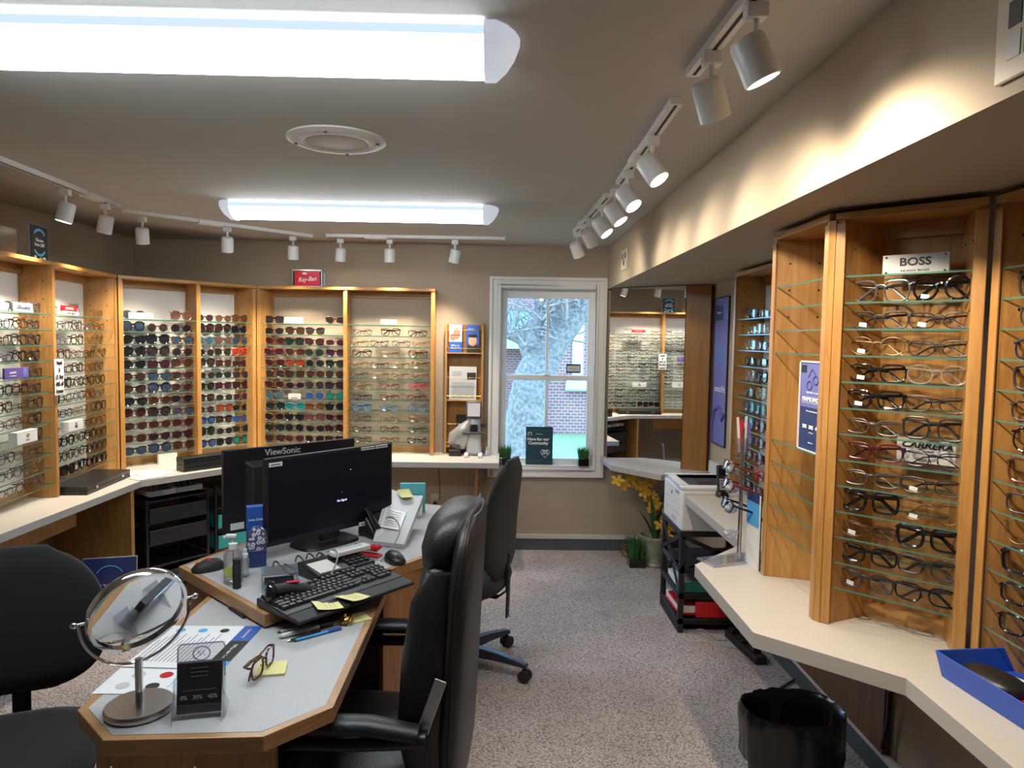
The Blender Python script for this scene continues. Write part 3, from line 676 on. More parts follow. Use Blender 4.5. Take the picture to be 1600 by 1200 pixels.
def bay(cab, ang, z0, x0, x1, zs, kind, n, bayname, group, pick, skip=(), y=.05, jitter=.004, occupied={}):
    """fill one bay; skip: (row, col) left empty; occupied row->n override"""
    c, s = math.cos(ang), math.sin(ang); base = cab.location
    for r, z in enumerate(zs):
        nn = occupied.get(r, n)
        if nn == 0: continue
        wd = (x1-x0)/nn
        for k in range(nn):
            if (r, k) in skip: continue
            sh, fr, ln, th = pick(r, k); w = 2*(lens_c(sh)+SHAPE[sh][0]+.008)
            lx = x0+wd*(k+.5)+random.uniform(-jitter, jitter); ly = y+random.uniform(-.006, .006)
            p = (base.x+c*lx-s*ly, base.y+s*lx+c*ly, z+.0004)
            pos = 'only pair' if nn == 1 else ('leftmost' if k == 0 else ('rightmost' if k == nn-1 else '%s from left' % ORD[k+1]))
            sun = kind == 'sun'
            fl = ('%s %s sunglasses, %s lenses' % (CN[fr], sh, LN[ln])) if sun else '%s %s eyeglasses' % (CN[fr], sh)
            t = glasses(p, ang+random.uniform(-.07, .07), sh, fr, ln, '%s, %s, %s, %s' % (fl, pos, SHN[r], bayname), group, 'sunglasses' if sun else 'eyeglasses',
                    'pair_of_sunglasses' if sun else 'pair_of_eyeglasses', thick=th, tagc=(not sun and random.random() < .35))
            f = min(1.12 if sun else 1.03, wd*(1.0 if sun else .97)/w); t.scale = (f, 1, min(1.16, max(f, 1.12)) if sun else max(f, 1.15))
            if bayname == 'ROW': t.scale = (1.13, 1, 1.30)
rnd = random.Random(11)
def pk_left(r, k):
    fr = rnd.choice(['gunmetal', 'gunmetal', 'black', 'black', 'tortoise', 'burgundy', 'gold', 'silver', 'brown', 'navy']); return rnd.choice(['oval', 'rectangular', 'round', 'square', 'cat-eye', 'slim']), fr, 'clear', 1.0
def pk_left2(r, k):
    if r in (5, 9, 10): return rnd.choice(['round', 'square']), 'black', 'clear', 1.4
    if r == 11: return 'square', 'black', rnd.choice(['smoke', 'clear', 'brown']), 1.8
    return pk_left(r, k)
def pk_sun(r, k):
    if r == 0: return rnd.choice(['oversized', 'aviator']), 'gold', rnd.choice(['rose', 'bluegrad']), 1
    return rnd.choice(['cat-eye', 'oversized', 'wayfarer', 'square', 'round', 'oversized', 'cat-eye']), rnd.choice(['black', 'black', 'black', 'tortoise', 'burgundy', 'brown']), rnd.choice(['smoke', 'smoke', 'grad', 'bluegrad', 'brown', 'wine', 'grad']), 1.0
def pk_sun2(r, k):
    if r == 0: return rnd.choice(['square', 'oval']), 'tortoise', rnd.choice(['brown', 'wine', 'amber']), 1
    if r == 2: return 'aviator', rnd.choice(['gold', 'silver', 'gunmetal']), ['teal', 'rose', 'bluegrad'][k % 3], 1
    if r == 3 and k == 2: return 'wayfarer', 'red', 'red', 1
    if r == 8 and k == 1: return 'wayfarer', 'tortoise', 'red', 1
    if r == 9: return rnd.choice(['wayfarer', 'oval']), rnd.choice(['tortoise', 'navy']), ['mblue', 'brown', 'mblue'][k % 3], 1
    if r == 11: return 'wayfarer', 'black', ['mblue', 'smoke', 'mteal'][k % 3], 1
    return rnd.choice(['wayfarer', 'square', 'cat-eye', 'oval', 'oversized']), rnd.choice(['black', 'black', 'tortoise', 'brown', 'burgundy']), rnd.choice(['smoke', 'green', 'wine', 'brown', 'grad']), 1
def pk_sun3(r, k):
    if r == 3: return ['wayfarer', 'wayfarer', 'aviator', 'wayfarer'][k % 4], ['burgundy', 'tortoise', 'gunmetal', 'navy'][k % 4], ['wine', 'brown', 'green', 'wine'][k % 4], 1
    if r == 4: return ['wayfarer', 'wayfarer', 'round', 'wayfarer'][k % 4], ['tortoise', 'tortoise', 'gunmetal', 'black'][k % 4], ['wine', 'red', 'smoke', 'green'][k % 4], 1
    if r == 7: return 'aviator', ['silver', 'gold', 'silver', 'black'][k % 4], ['teal', 'teal', 'mblue', 'mteal'][k % 4], 1
    if r == 8: return 'wayfarer', ['black', 'blue', 'tortoise', 'black'][k % 4], ['green', 'mteal', 'amber', 'smoke'][k % 4], 1
    if r == 9: return 'wayfarer', ['tortoise', 'black', 'burgundy', 'brown'][k % 4], ['smoke', 'smoke', 'rose', 'wine'][k % 4], 1
    return rnd.choice(['wayfarer', 'square', 'cat-eye', 'aviator', 'oval']), rnd.choice(['black', 'black', 'black', 'tortoise', 'burgundy']), rnd.choice(['smoke', 'green', 'smoke', 'brown', 'wine', 'grad']), 1
def pk_kids(r, k):
    if r == 6: return 'oval', ['gold', 'burgundy', 'red'][k % 3], 'clear', 1.3
    if r == 7: return 'rectangular', ['navy', 'brown', 'burgundy'][k % 3], 'clear', 1.2
    if r == 8: return ['wayfarer', 'rectangular', 'oval'][k % 3], 'blue', 'coated', 1
    return rnd.choice(['oval', 'rectangular', 'square', 'oval']), rnd.choice(['gunmetal', 'gunmetal', 'brown', 'black', 'gold', 'gunmetal']), 'clear', 1.2
def pk_f(r, k): return rnd.choice(['oval', 'square', 'rectangular', 'cat-eye']), (rnd.choice(['clear', 'silver', 'gunmetal', 'clear', 'navy']) if r < 6 else rnd.choice(['black', 'burgundy', 'tortoise', 'red', 'blue'])), 'coated', 1.5
bl, gg = '', ''
x = xsL; bay(cabL, angL, ZL, x[0]+.24, x[1], SHL, 'eye', 4, 'leftmost bay of all', 'eyeglasses in the leftmost bay', pk_left, skip={(0, 0), (0, 1), (4, 1), (4, 2), (8, 2), (8, 1)})
bay(cabL, angL, ZL, x[1]+.025, x[2]-.02, SHL, 'eye', 5, 'second bay from left', 'eyeglasses in the second bay from the left', pk_left2, skip={(0, 1), (0, 2), (0, 3), (8, 1), (8, 2)})
x = xsS; bay(cabS, angS, ZL, x[0]+.03, x[1], SHL, 'sun', 3, 'third bay from left', 'sunglasses in the third bay from the left', pk_sun, skip={(0, 1)})
bay(cabS, angS, ZL, x[1]+.022, x[2]-.0, SHL, 'sun', 3, 'fourth bay from left', 'sunglasses in the fourth bay from the left', pk_sun2)
x = xsB; bay(cabB, angB, ZL, x[0]+.03, x[1]-.002, SHL, 'sun', 4, 'fifth bay from left', 'sunglasses in the fifth bay from the left', pk_sun3, skip={(0, 1), (1, 3), (0, 2), (7, 1)}, occupied={1: 4})
bay(cabB, angB, ZL, x[1]+.022, x[2]-.002, SHL, 'eye', 3, 'bay beside the brochure rack', 'children\'s eyeglasses in the bay beside the brochure rack', pk_kids, occupied={0: 0, 2: 4, 4: 4, 5: 4})
x = xsF; bay(cabF, angF, ZR, .03, .52, SHF, 'eye', 3, 'far right-wall cabinet', 'eyeglasses in the far right-wall cabinet', pk_f)
# the angled cabinet: pairs chosen one by one
BO = {1: [('square', 'silver', 1), ('round', 'black', 1.9)], 2: [('rectangular', 'gunmetal', 1.1), ('slim', 'gunmetal', 1.3)], 3: [('oval', 'gold', 1), ('slim', 'gunmetal', 1.3)],
      4: [('rectangular', 'black', 1.3), ('oval', 'clear', 1.2)], 5: [('rectangular', 'black', 1.5), ('slim', 'gunmetal', 1.2)], 6: [('slim', 'silver', 1), ('square', 'gunmetal', 1.1)],
      7: [('rectangular', 'burgundy', 1.2), ('slim', 'navy', 1.0)], 8: [('slim', 'silver', 1.2), ('slim', 'gunmetal', 1.5)], 9: [('square', 'black', 1.5), ('aviator', 'gold', 1)],
      10: [('slim', 'brown', 1.4), ('square', 'black', 1.6)], 11: [('rectangular', 'black', 1.5), ('rectangular', 'gunmetal', 1.5)], 12: [('rectangular', 'gunmetal', 1.3), ('rectangular', 'black', 1.4)]}
for r in BO:
    bay(cab3, ang3, ZR, .030, .332, [SHR[r]], 'eye', 2, 'ROW', 'eyeglasses in the angled right-hand cabinet', lambda q, k, r=r: (BO[r][k][0], BO[r][k][1], 'clear', BO[r][k][2]), y=.045, jitter=.002)
for o in list(COL.objects):
    if 'label' in o and o['label'].endswith(', ROW'):
        r = min(BO, key=lambda q: abs(SHR[q]+.0004-o.location.z)); o['label'] = o['label'].replace('top shelf, ROW', SHN[r]+', angled right-hand cabinet')
RE = {2: ('round', 'gunmetal', 1.2), 3: ('rectangular', 'navy', 1.2), 4: ('square', 'gunmetal', 1.2), 5: ('rectangular', 'gunmetal', 1.2), 6: ('round', 'black', 1.3), 7: ('square', 'brown', 1.2), 8: ('rectangular', 'gunmetal', 1.2),
      9: ('aviator', 'gold', 1), 10: ('square', 'black', 1.7), 11: ('rectangular', 'black', 1.5), 12: ('rectangular', 'black', 1.4), 1: ('square', 'gunmetal', 1.2)}
c4, s4 = math.cos(ang4+PI/4), math.sin(ang4+PI/4)
for r, (sh, fr, th) in RE.items():
    lx, ly = .115, .055; c, s = math.cos(ang4), math.sin(ang4)
    glasses((cab4.location.x+c*lx-s*ly, cab4.location.y+s*lx+c*ly, SHR[r]+.0004), ang4+.45, sh, fr, 'clear', '%s %s eyeglasses on %s of the right-edge cabinet' % (CN[fr], sh, SHN[r]), 'eyeglasses in the right-edge cabinet', 'eyeglasses', 'pair_of_eyeglasses', thick=th, mode='open').scale = (1.1, 1, 1.28)

# ------------------------------------------------------------------ name plates and signs
def loc_in(cab, ang, lx, ly, z): c, s = math.cos(ang), math.sin(ang); return (cab.location.x+c*lx-s*ly, cab.location.y+s*lx+c*ly, z)
def plate(cab, ang, lx, ly, z, w, h, d, label, mat, lines, name='name_plate', cat='sign', base=True, edge=None):
    t = thing(name, label, cat, loc_in(cab, ang, lx, ly, z+.0004), ang)
    b = MB().box(-w/2, -d/2, 0, w/2, d/2, h); b.build('plate', mat, t, bevel=.0015)
    for (txt, size, m_, dx, dz, kw) in lines: lettering(txt, size, m_, t, (dx, -d/2-.0008, dz), **kw)
    return t
k = plate(cab3, ang3, .185, .072, SHR[0], .165, .056, .012, 'white rectangular name plate on the top shelf of the angled cabinet', M['lgrey'],
          [('BOSS', .030, M['ink'], 0, .034, dict(sx=1.15, off=.0006)), ('HUGO BOSS', .0085, M['ink'], 0, .0105, dict(sx=1.5))])
for sx in (-1, 1):
    for zz in (.007, .049): b = MB().cyl((sx*.072, -.006, zz), (sx*.072, -.0085, zz), .0028, n=10); b.build('standoff', M['chrome'], k)
k = plate(cab3, ang3, .225, .115, SHR[7], .150, .068, .010, 'white name plate behind the eyeglasses, middle shelf of the angled cabinet', M['whitep'], [('CARRERA', .0235, M['ink'], 0, .050, dict(shear=.25, sx=1.25, off=.0005)), ('EYEWEAR', .006, M['ink'], 0, .034, dict(sx=1.4))])
plate(cabB, angB, xsB[0]+.245, .05, SHL[0], .135, .044, .010, 'white name plate between sunglasses on the top shelf, fifth bay', M['whitep'], [('Miu Croc', .026, M['ink'], 0, .022, dict(shear=.3))])
plate(cabB, angB, xsB[0]+.245, .06, SHL[7], .09, .040, .010, 'small clear name plate among mirrored sunglasses, fifth bay', M['lgrey'], [('carrera', .014, M['ink'], 0, .012, dict(shear=.2))])
plate(cabB, angB, xsB[1]+.31, .05, SHL[0], .120, .040, .008, 'grey plate reading KIDS on the top shelf beside the brochure rack', M['grey'], [('KIDS', .024, M['inkw'], 0, .020, dict(sx=1.1, off=.0006))])
plate(cabS, angS, xsS[0]+.15, .06, SHL[0], .150, .040, .030, 'white block name plate under rose sunglasses, third bay top shelf', M['whitep'], [('TIFFANY & CO.', .018, M['inkg'], .01, .018, dict(sx=1.0))])
plate(cabL, angL, xsL[1]+.30, .05, SHL[0], .165, .022, .010, 'white strip sign with price text on the top shelf, second bay', M['whitep'], [('NOW  30% OFF', .013, M['ink'], 0, .010, {})])
k = plate(cabL, angL, xsL[1]+.30, .06, SHL[0]+.0225, .165, .030, .008, 'red strip sign above the price strip, second bay top shelf', M['redsign'], [('FLASHING', .020, M['pink'], 0, .014, {})])
k.location.z -= .0; 
t = thing('wire_sign', 'thin cut-out name sign standing behind the red strip, second bay', 'sign', loc_in(cabL, angL, xsL[1]+.42, .09, SHL[0]+.0004), angL)
lettering('VANNI', .036, M['ink'], t, (0, 0, .055)); b = MB().box(-.07, -.002, 0, .07, .002, .004).box(-.066, -.001, .004, -.063, .001, .04).box(.063, -.001, .004, .066, .001, .04); b.build('stand', M['steel'], t)
plate(cabL, angL, xsL[1]-.18, .045, SHL[0], .17, .045, .010, 'clear name block on the top shelf at the left edge of the picture', M['lgrey'], [('Silhouette', .028, M['navy'], 0, .022, dict(shear=.15))])
k = plate(cabL, angL, xsL[1]-.265, .035, SHL[4], .20, .052, .010, 'purple sign with a portrait on the leftmost bay shelf', M['purple'], [('seraphin', .016, M['inkw'], -.035, .030, {}), ('handcrafted eyewear', .0065, M['inkw'], -.035, .014, {})])
b = MB().pillow((.065, -.0055, .026), (.035, .002, .045), 2.2); b.build('portrait', M['periw'], k)
plate(cabL, angL, xsL[1]-.20, .045, SHL[8], .175, .060, .040, 'white block sign on a low shelf of the leftmost bay', M['whitep'], [('SD', .022, M['ink'], 0, .036, dict(shear=.2)), ('EYEWEAR', .008, M['inkg'], 0, .016, {})])
plate(cabL, angL, xsL[1]+.28, .045, SHL[8], .165, .054, .040, 'white block sign between black frames, second bay from left', M['whitep'], [('J.F.\nREY', .017, M['ink'], 0, .028, dict(off=.0005))])
# paper note on the post
nt_ = atZ(89, 777, ZL); c, s = math.cos(angL), math.sin(angL)
lx = xsL[1]+.010; base = cabL.location
t = thing('paper_note', 'white paper note on the post between the two left-hand bays', 'sign', (base.x+c*(lx+.012)+s*.0165, base.y+s*(lx+.012)-c*.0165, 1.255), angL)
b = MB().box(-.046, -.0008, 0, .046, .0008, .185); b.build('paper', M['paper'], t)
for i, tx in enumerate(['Vanni', '&', 'J.F. Rey', '40% off', 'frames']): lettering(tx, .027, M['ink'], t, (0, -.0018, .164-.036*i), off=.0009, sx=.92)
def standsign(name, label, loc, rz_, w, h, face, edge=None, lean=0, d=.004, cat='sign'):
    t = thing(name, label, cat, loc, rot=(lean, 0, rz_)); b = MB().box(-w/2, -d/2, 0, w/2, d/2, h); b.build('board', face, t)
    if edge: b = MB().box(-w/2-.004, d/2, -.0, w/2+.004, d/2+.003, h+.004); b.build('acrylic_holder', edge, t)
    return t
def arc(b, cx, cz, r, a0, a1, w, y, n=14):
    vs = []
    for i in range(n+1):
        a = a0+(a1-a0)*i/n
        for rr in (r-w/2, r+w/2): vs.append((cx+rr*math.cos(a), y, cz+rr*math.sin(a)))
    b.add(vs, [(2*i, 2*i+1, 2*i+3, 2*i+2) for i in range(n)])
# sign on top of left cabinet
lx = xsL[1]-.045
p = loc_in(cabL, angL, lx, .03, 1.9305); t = standsign('round_logo_sign', 'small black sign with blue arcs standing on top of the left cabinet', p, angL, .150, .165, M['ink'], M['acrye'])
b = MB(); arc(b, 0, .085, .062, PI*.22, PI*.78, .012, -.003); arc(b, 0, .085, .062, PI*1.22, PI*1.78, .012, -.003); b.build('blue_arcs', M['inklb'], t)
lettering('Glasses\nfrom $89', .024, M['inkw'], t, (0, -.003, .084)); b = MB().box(-.05, -.0028, .004, -.03, -.002, .018).box(.03, -.0028, .004, .055, -.002, .016).box(.0, -.0028, .004, .018, -.002, .012); b.build('printed_blocks', M['inkw'], t)
p = loc_in(cabL, angL, lx-.27, .05, 1.9305); t = standsign('brown_sign', 'brown glossy sign board on top of the left cabinet at the picture edge', p, angL, .22, .125, plain('bronze board', (.11, .085, .06), .2), None)
# red cube sign
p = loc_in(cabB, angB, .345, .07, 1.9305); t = thing('cube_sign', 'red and glass cube sign standing on top of the far cabinet', 'sign', p, .06)
b = MB().box(-.088, -.045, 0, .088, -.041, .118); b.build('red_panel', M['redsign'], t)
b = MB().box(-.105, -.052, 0, .105, .055, .006).box(-.105, -.052, .112, .105, .055, .121)
for sx in (-.105, .099):
    for sy in (-.052, .049): b.box(sx, sy, .0, sx+.006, sy+.006, .12)
b.build('metal_edges', M['steel'], t); b = MB().box(-.103, -.05, .006, -.100, .053, .112).box(.100, -.05, .006, .103, .053, .112); b.build('glass_side', M['acry'], t)
lettering('Ray-Ban', .046, M['inkw'], t, (0, -.0465, .052), rot=(PI/2, -.10, 0), shear=.35, sx=.85)
b = MB().pillow((-.018, -.047, .093), (.034, .003, .014), 2); b.build('white_swoosh', M['inkw'], t)

# framed blue poster in the narrow cabinet
P0 = Vector((1.005, 2.375, SHR[7]+.002)); 
t = standsign('framed_poster', 'blue and black framed poster leaning in the narrow empty cabinet', (.953, 2.115, SHR[7]+.001), -PI/2, .175, .315, M['navy'], None, 0, d=.006); t.scale = (1, 1, .86)
b = MB().box(-.0875, -.0045, .155, .0875, -.003, .315); b.build('blue_field', M['periw'], t)
b = MB().box(-.093, -.007, -.004, -.0875, .004, .321).box(.0875, -.007, -.004, .093, .004, .321).box(-.093, -.007, .315, .093, .004, .321).box(-.093, -.007, -.004, .093, .004, .002); b.build('white_frame', M['white'], t)
b = MB().box(-.082, -.0052, .278, -.045, -.0045, .305); b.build('logo_block', M['ink'], t)
lettering('FRAME SHOW', .0215, M['inkw'], t, (0, -.0052, .183), off=.0006, sx=1.0); lettering('May 22, 2025  Time: 1pm', .008, M['inkw'], t, (0, -.0052, .208)); lettering('Door prizes and discounts', .007, M['inkw'], t, (0, -.0052, .142)); lettering('20%   30%   40%', .018, M['inkw'], t, (0, -.0052, .085), off=.0005); lettering('off frames', .007, M['inkw'], t, (0, -.0052, .066)); lettering('book now', .007, M['inkw'], t, (0, -.0052, .03))
b = MB()
for s in (-1, 1): b.tube([(s*.012+x*1.0, -.0054, .243+z*.9+s*.006) for x, z in outline('round', 20)] if 0 else [(s*.021+x*.7, -.0054, .243+z*.7+s*.01) for x, z in outline('round', 20)], .0012, 5, closed=True)
b.tube([(-.03, -.0054, .262), (-.005, -.0054, .292), (.02, -.0054, .270)], .001, 5); b.build('glasses_drawing', M['navy'], t)
b = MB().box(-.07, -.0052, .171, .07, -.0048, .1722); b.build('rule', M['inkw'], t)

# wall poster beyond
v = atX(1119, 471, XR); w_ = atX(1136, 700, XR); yc = (4.62+4.30)/2
t = standsign('wall_poster', 'tall blue eyewear poster in a thin black frame on the right wall', (XR-.006, 4.462, .930), -PI/2, .27, .93, M['periw'], None, d=.006)
b = MB().box(-.141, -.006, -.006, -.135, .004, .936).box(.135, -.006, -.006, .141, .004, .936).box(-.141, -.006, .93, .141, .004, .936).box(-.141, -.006, -.006, .141, .004, 0); b.build('black_frame', M['ink'], t)
b = MB().box(-.12, -.0045, .79, .03, -.0035, .885); b.build('dark_label', M['navy'], t); lettering('FYidoctors', .022, M['inkw'], t, (-.045, -.005, .838)); lettering('$150\nOFF', .085, M['inklb'], t, (-.02, -.0042, .57), sx=.7); lettering('exactFit', .060, M['inkw'], t, (.01, -.0042, .352), sx=1.1)
b = MB(); pts = [(-.11+.0, -.0042, 0), (-.11, -.0042, .13), (-.07, -.0042, .21), (-.01, -.0042, .235), (.05, -.0042, .225), (.08, -.0042, .16), (.12, -.0042, .20)]; b.tube(pts, .013, 6, flat=(0, 1, 0)); b.build('frame_drawing', M['purple'], t)
# ------------------------------------------------------------------ mirror in the far right corner
ma, mb_ = Vector((.790, 5.10, 0)), Vector((1.232, 4.705, 0)); dm = (mb_-ma); wm = dm.length; am = math.atan2(dm.y, dm.x)
t = thing('corner_mirror', 'tall frameless mirror set across the far right corner above the small counter', 'mirror', (ma.x, ma.y, .7205), am)
b = MB().box(0, 0, 0, wm, .006, SZ-.7205-.006); b.build('mirror_glass', M['mirror'], t, smooth=0)
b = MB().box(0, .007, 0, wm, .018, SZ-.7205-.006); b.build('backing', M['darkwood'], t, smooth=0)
pr = Vector((1.409, 4.765, 0))
t = thing('wood_column', 'plain honey-coloured wooden column beside the corner mirror', 'column', (mb_.x, mb_.y, .7205), math.atan2(4.62-mb_.y, 1.395-mb_.x))
b = MB().box(.004, 0, 0, .168, .05, SZ-.7205-.004); b.build('panel', M['woodp'], t, smooth=0, bevel=.002)

# ------------------------------------------------------------------ brochure rack on the far wall
bx = atY(695, 600, YF-.05); bw = atY(755, 600, YF-.05); x0, x1 = bx.x, bw.x; w = x1-x0
rz0 = ZL+.001; t = thing('brochure_rack', 'narrow wooden wall rack of brochures between the display cabinet and the window', 'rack', (x0, YF, rz0))
h = atY(720, 503, YF-.05).z-rz0
b = MB().box(0, -.012, .0, w, -.001, h-.02); b.build('back_board', M['woodp'], t)
for sx in (0, w-.016):
    b = MB().add([(sx, -.012, 0), (sx+.016, -.012, 0), (sx+.016, -.075, 0), (sx, -.075, 0), (sx, -.012, h), (sx+.016, -.012, h), (sx+.016, -.06, h-.02), (sx, -.06, h-.02)], [(0, 1, 2, 3), (4, 7, 6, 5), (0, 4, 5, 1), (1, 5, 6, 2), (2, 6, 7, 3), (3, 7, 4, 0)]); b.build('side_panel', M['wood'], t, smooth=0)
def rzp(py): return atY(720, py, YF-.06).z-rz0
RS = [rzp(551), rzp(625), rzp(697)]
for zz in RS: b = MB().box(.016, -.072, zz-.008, w-.016, -.012, zz); b.build('shelf', M['woodh'], t, bevel=.001)
for zz in RS:
    b = MB().cyl((.012, -.066, zz+.030), (w-.012, -.066, zz+.030), .0025, n=8); b.build('retaining_rod', M['gold'], t)
    b = MB().cyl((.012, -.066, zz+.165), (w-.012, -.066, zz+.165), .0015, n=8); b.build('retaining_rod', M['gold'], t)
bx0, by0 = x0, YF
def leaflet(nm, lb, cat, lx, z, w_, h_, body, extra):
    t = thing(nm, lb, cat, (bx0+lx, by0-.045, rz0+z+.0006), rot=(-.06, 0, 0)); b = MB().box(-w_/2, -.004, 0, w_/2, .004, h_); b.build('cover', body, t); extra(t, w_, h_); return t
def e1(t, w_, h_):
    b = MB().box(-w_/2+.002, -.0052, h_*.38, w_/2-.002, -.0042, h_-.002); b.build('photo_panel', M['pink'], t)
    b = MB().pillow((.008, -.0055, h_*.68), (.05, .003, .085), 2.2).pillow((-.02, -.0055, h_*.55), (.04, .003, .05), 2.2); b.build('pictured_people', plain('printed tan', (.35, .20, .15), .6), t); lettering("What is\nMyopia?", .019, M['inkw'], t, (-.003, -.0055, h_*.2))
def e2(t, w_, h_):
    b = MB().pillow((.002, -.0052, h_*.12), (.09, .003, .085), 2.6); b.build('pictured_coat', M['ink'], t)
    b = MB().pillow((.0, -.0062, h_*.42), (.062, .004, .075), 2.2); b.build('pictured_face', M['skin'], t)
    b = MB().pillow((.002, -.0064, h_*.60), (.064, .004, .030), 2.2); b.build('pictured_hair', M['ink'], t); lettering('Glaucoma\nAwareness', .0105, M['inkw'], t, (-.012, -.0055, h_*.84))
leaflet('brochure', 'brochure with a family photo and blue foot, left on the top rack shelf', 'brochure', .075, RS[0], .098, .205, M['blue'], e1)
leaflet('brochure', 'blue brochure with a smiling face, right on the top rack shelf', 'brochure', .20, RS[0], .095, .203, M['blue'], e2)
def e3(t, w_, h_):
    b = MB().box(.03, -.0056, h_*.62, .095, -.0044, h_*.82); b.build('printed_photo', M['ink'], t)
    b = MB()
    for i in range(13): b.box(-w_*.40, -.0052, h_*(.06+.038*i), w_*.40, -.0045, h_*(.06+.038*i)+.0012)
    for i in range(8): b.box(-w_*.40+i*w_*.112, -.0052, h_*.06, -w_*.40+i*w_*.112+.001, -.0045, h_*.52)
    b.build('printed_table', M['inkg'], t)
    b = MB()
    for i in range(4): b.box(-w_*.40, -.0052, h_*(.84-.04*i), -w_*.05, -.0045, h_*(.84-.04*i)+.0016)
    b.build('printed_lines', M['inkg'], t)
leaflet('printed_form', 'white printed form with a dark photo on the middle rack shelf', 'paper', .132, RS[1], .20, .245, M['lgrey'], e3)
leaflet('booklet', 'dark booklet peeking out behind the printed form on the rack', 'booklet', .04, RS[1], .03, .19, M['tealdk'], lambda *a: None).location.y -= -.012
leaflet('black_case', 'black case standing on the lowest rack shelf behind the plastic bag', 'case', .13, RS[2], .09, .23, M['black'], lambda *a: None)

# things on the far counter
p = atZ(711, 712, ZL)
t = thing('black_box', 'small black dish box with a clear cover on the far counter', 'box', (p.x, p.y+.02, ZL+.0005))
b = MB().box(-.042, -.05, 0, .042, .05, .045); b.build('base', M['black'], t, bevel=.004); b = MB().box(-.025, -.03, .045, .030, .04, .110); b.build('cover', M['acry'], t, bevel=.003); b = MB().box(-.04, .041, .045, .04, .05, .12); b.build('back_plate', M['black'], t)
# lens meter
p = atZ(739, 715, ZL); t = thing('lens_meter', 'grey and white lens measuring instrument with lit screen on the far counter', 'optical instrument', (p.x, p.y+.10, ZL+.0005))
b = MB(); b.cbox((-.050, -.05, .012), (.030, .14, .024)).cbox((.050, -.05, .012), (.030, .14, .024)).box(-.045, .0, 0, .045, .10, .03); b.build('base_foot', M['whitep'], t, bevel=.006)
b = MB().loft([(0, .03, .02, .055, .05, 5), (0, .03, .12, .050, .05, 5), (0, .035, .20, .048, .045, 5), (0, .03, .30, .045, .055, 5)], n=28); b.build('column', M['lgrey'], t, smooth=50)
b = MB().cyl((0, -.015, .175), (0, -.015, .215), .030, n=24).cyl((0, -.02, .215), (0, -.02, .225), .022, n=24); b.build('lens_mount', M['black'], t)
b = MB().box(-.080, -.055, .160, .080, -.010, .176); b.build('lens_table', M['darkgrey'], t, bevel=.003)
b = MB().cyl((0, -.01, .23), (0, -.01, .27), .035, .03, n=24); b.build('lens_barrel', M['lgrey'], t)
b = MB().cbox((0, -.025, .335), (.115, .035, .125), Euler((-.25, 0, 0)).to_matrix()); b.build('monitor_housing', M['darkgrey'], t, bevel=.012, seg=3)
b = MB().cbox((0, -.0445, .337), (.090, .002, .095), Euler((-.25, 0, 0)).to_matrix()); b.build('screen', emis('pale lit screen', (.95, .85, .83), .55), t)
b = MB().cyl((.05, .02, .22), (.075, .02, .22), .012, n=16).cyl((.075, .02, .22), (.085, .02, .22), .018, n=16); b.build('side_knob', M['darkgrey'], t)
p = atZ(712, 712, ZL)
b = MB(); vs = []
for i, (dx, z) in enumerate([(-.17, .12), (-.14, .20), (-.05, .26), (-.02, .22), (.0, .05), (-.10, .05)]): vs.append((dx, 0, z))
b.loft([(-.09, .0, .045, .03, .02, 2.2), (-.11, 0, .09, .075, .05, 2.4), (-.09, 0, .16, .085, .055, 2.2), (-.05, 0, .22, .055, .045, 2.4), (-.03, 0, .255, .02, .03, 2.2)], n=20)
o = b.build('plastic_cover_bag', M['bag'], loc=(bx0+.215, YF-.115, ZL+.0), smooth=30); tag(o, 'crumpled clear plastic bag beside the lens measuring instrument', 'bag')
p = atZ(760, 713, ZL); t = thing('drop_bottle', 'tiny white dropper bottle on the far counter', 'bottle', (p.x, YF-.12, ZL+.0005)); b = MB().lathe([(.010, 0), (.011, .03), (.004, .036), (.004, .05)], n=14); b.build('body', M['whitep'], t); b = MB().lathe([(.005, .045), (.004, .062)], n=12); b.build('cap', M['whitep'], t)
# cable and outlet
ou = atY(680, 782, YF); t = thing('wall_outlet', 'beige wall outlet with a black plug below the far counter', 'outlet', (ou.x, YF, ou.z)); b = MB().box(-.036, -.007, -.057, .036, 0, .057); b.build('cover_plate', M['beige'], t, bevel=.003); b = MB().cyl((0, -.007, -.018), (0, -.03, -.018), .015, n=14); b.build('plug', M['black'], t)
def cable(name, label, pts, r=.0028, mat='black', n=8, cat='cable'):
    P = []; K = 6; q = [Vector(p) for p in pts]
    for i in range(len(q)-1):
        a = q[max(0, i-1)]; b_, c = q[i], q[i+1]; d = q[min(len(q)-1, i+2)]
        for k in range(K):
            u = k/K; P.append(.5*((2*b_)+(-a+c)*u+(2*a-5*b_+4*c-d)*u*u+(-a+3*b_-3*c+d)*u**3))
    P.append(q[-1]); b = MB().tube(P, r, n); return tag(b.build(name, M[mat]), label, cat)
cable('power_cable', 'thin black cable hanging from the far counter to the wall outlet', [(ou.x+.02, YF-.012, ZL-.04), (ou.x+.03, YF-.014, ou.z+.17), (ou.x+.035, YF-.02, ou.z+.06), (ou.x+.02, YF-.05, ou.z-.03), (ou.x+.002, YF-.035, ou.z-.018)])
cable('power_cable', 'thin white cable trailing over the counter end beside the window plant', [(.0-.10, YF-.20, ZL+.004), (-.06, YF-.22, ZL+.004), (cr.x-.02, YF-.24, ZL+.004), (cr.x+.012, YF-.24, ZL-.01), (cr.x+.015, YF-.2, ZL-.15)], .0022, 'lgrey')

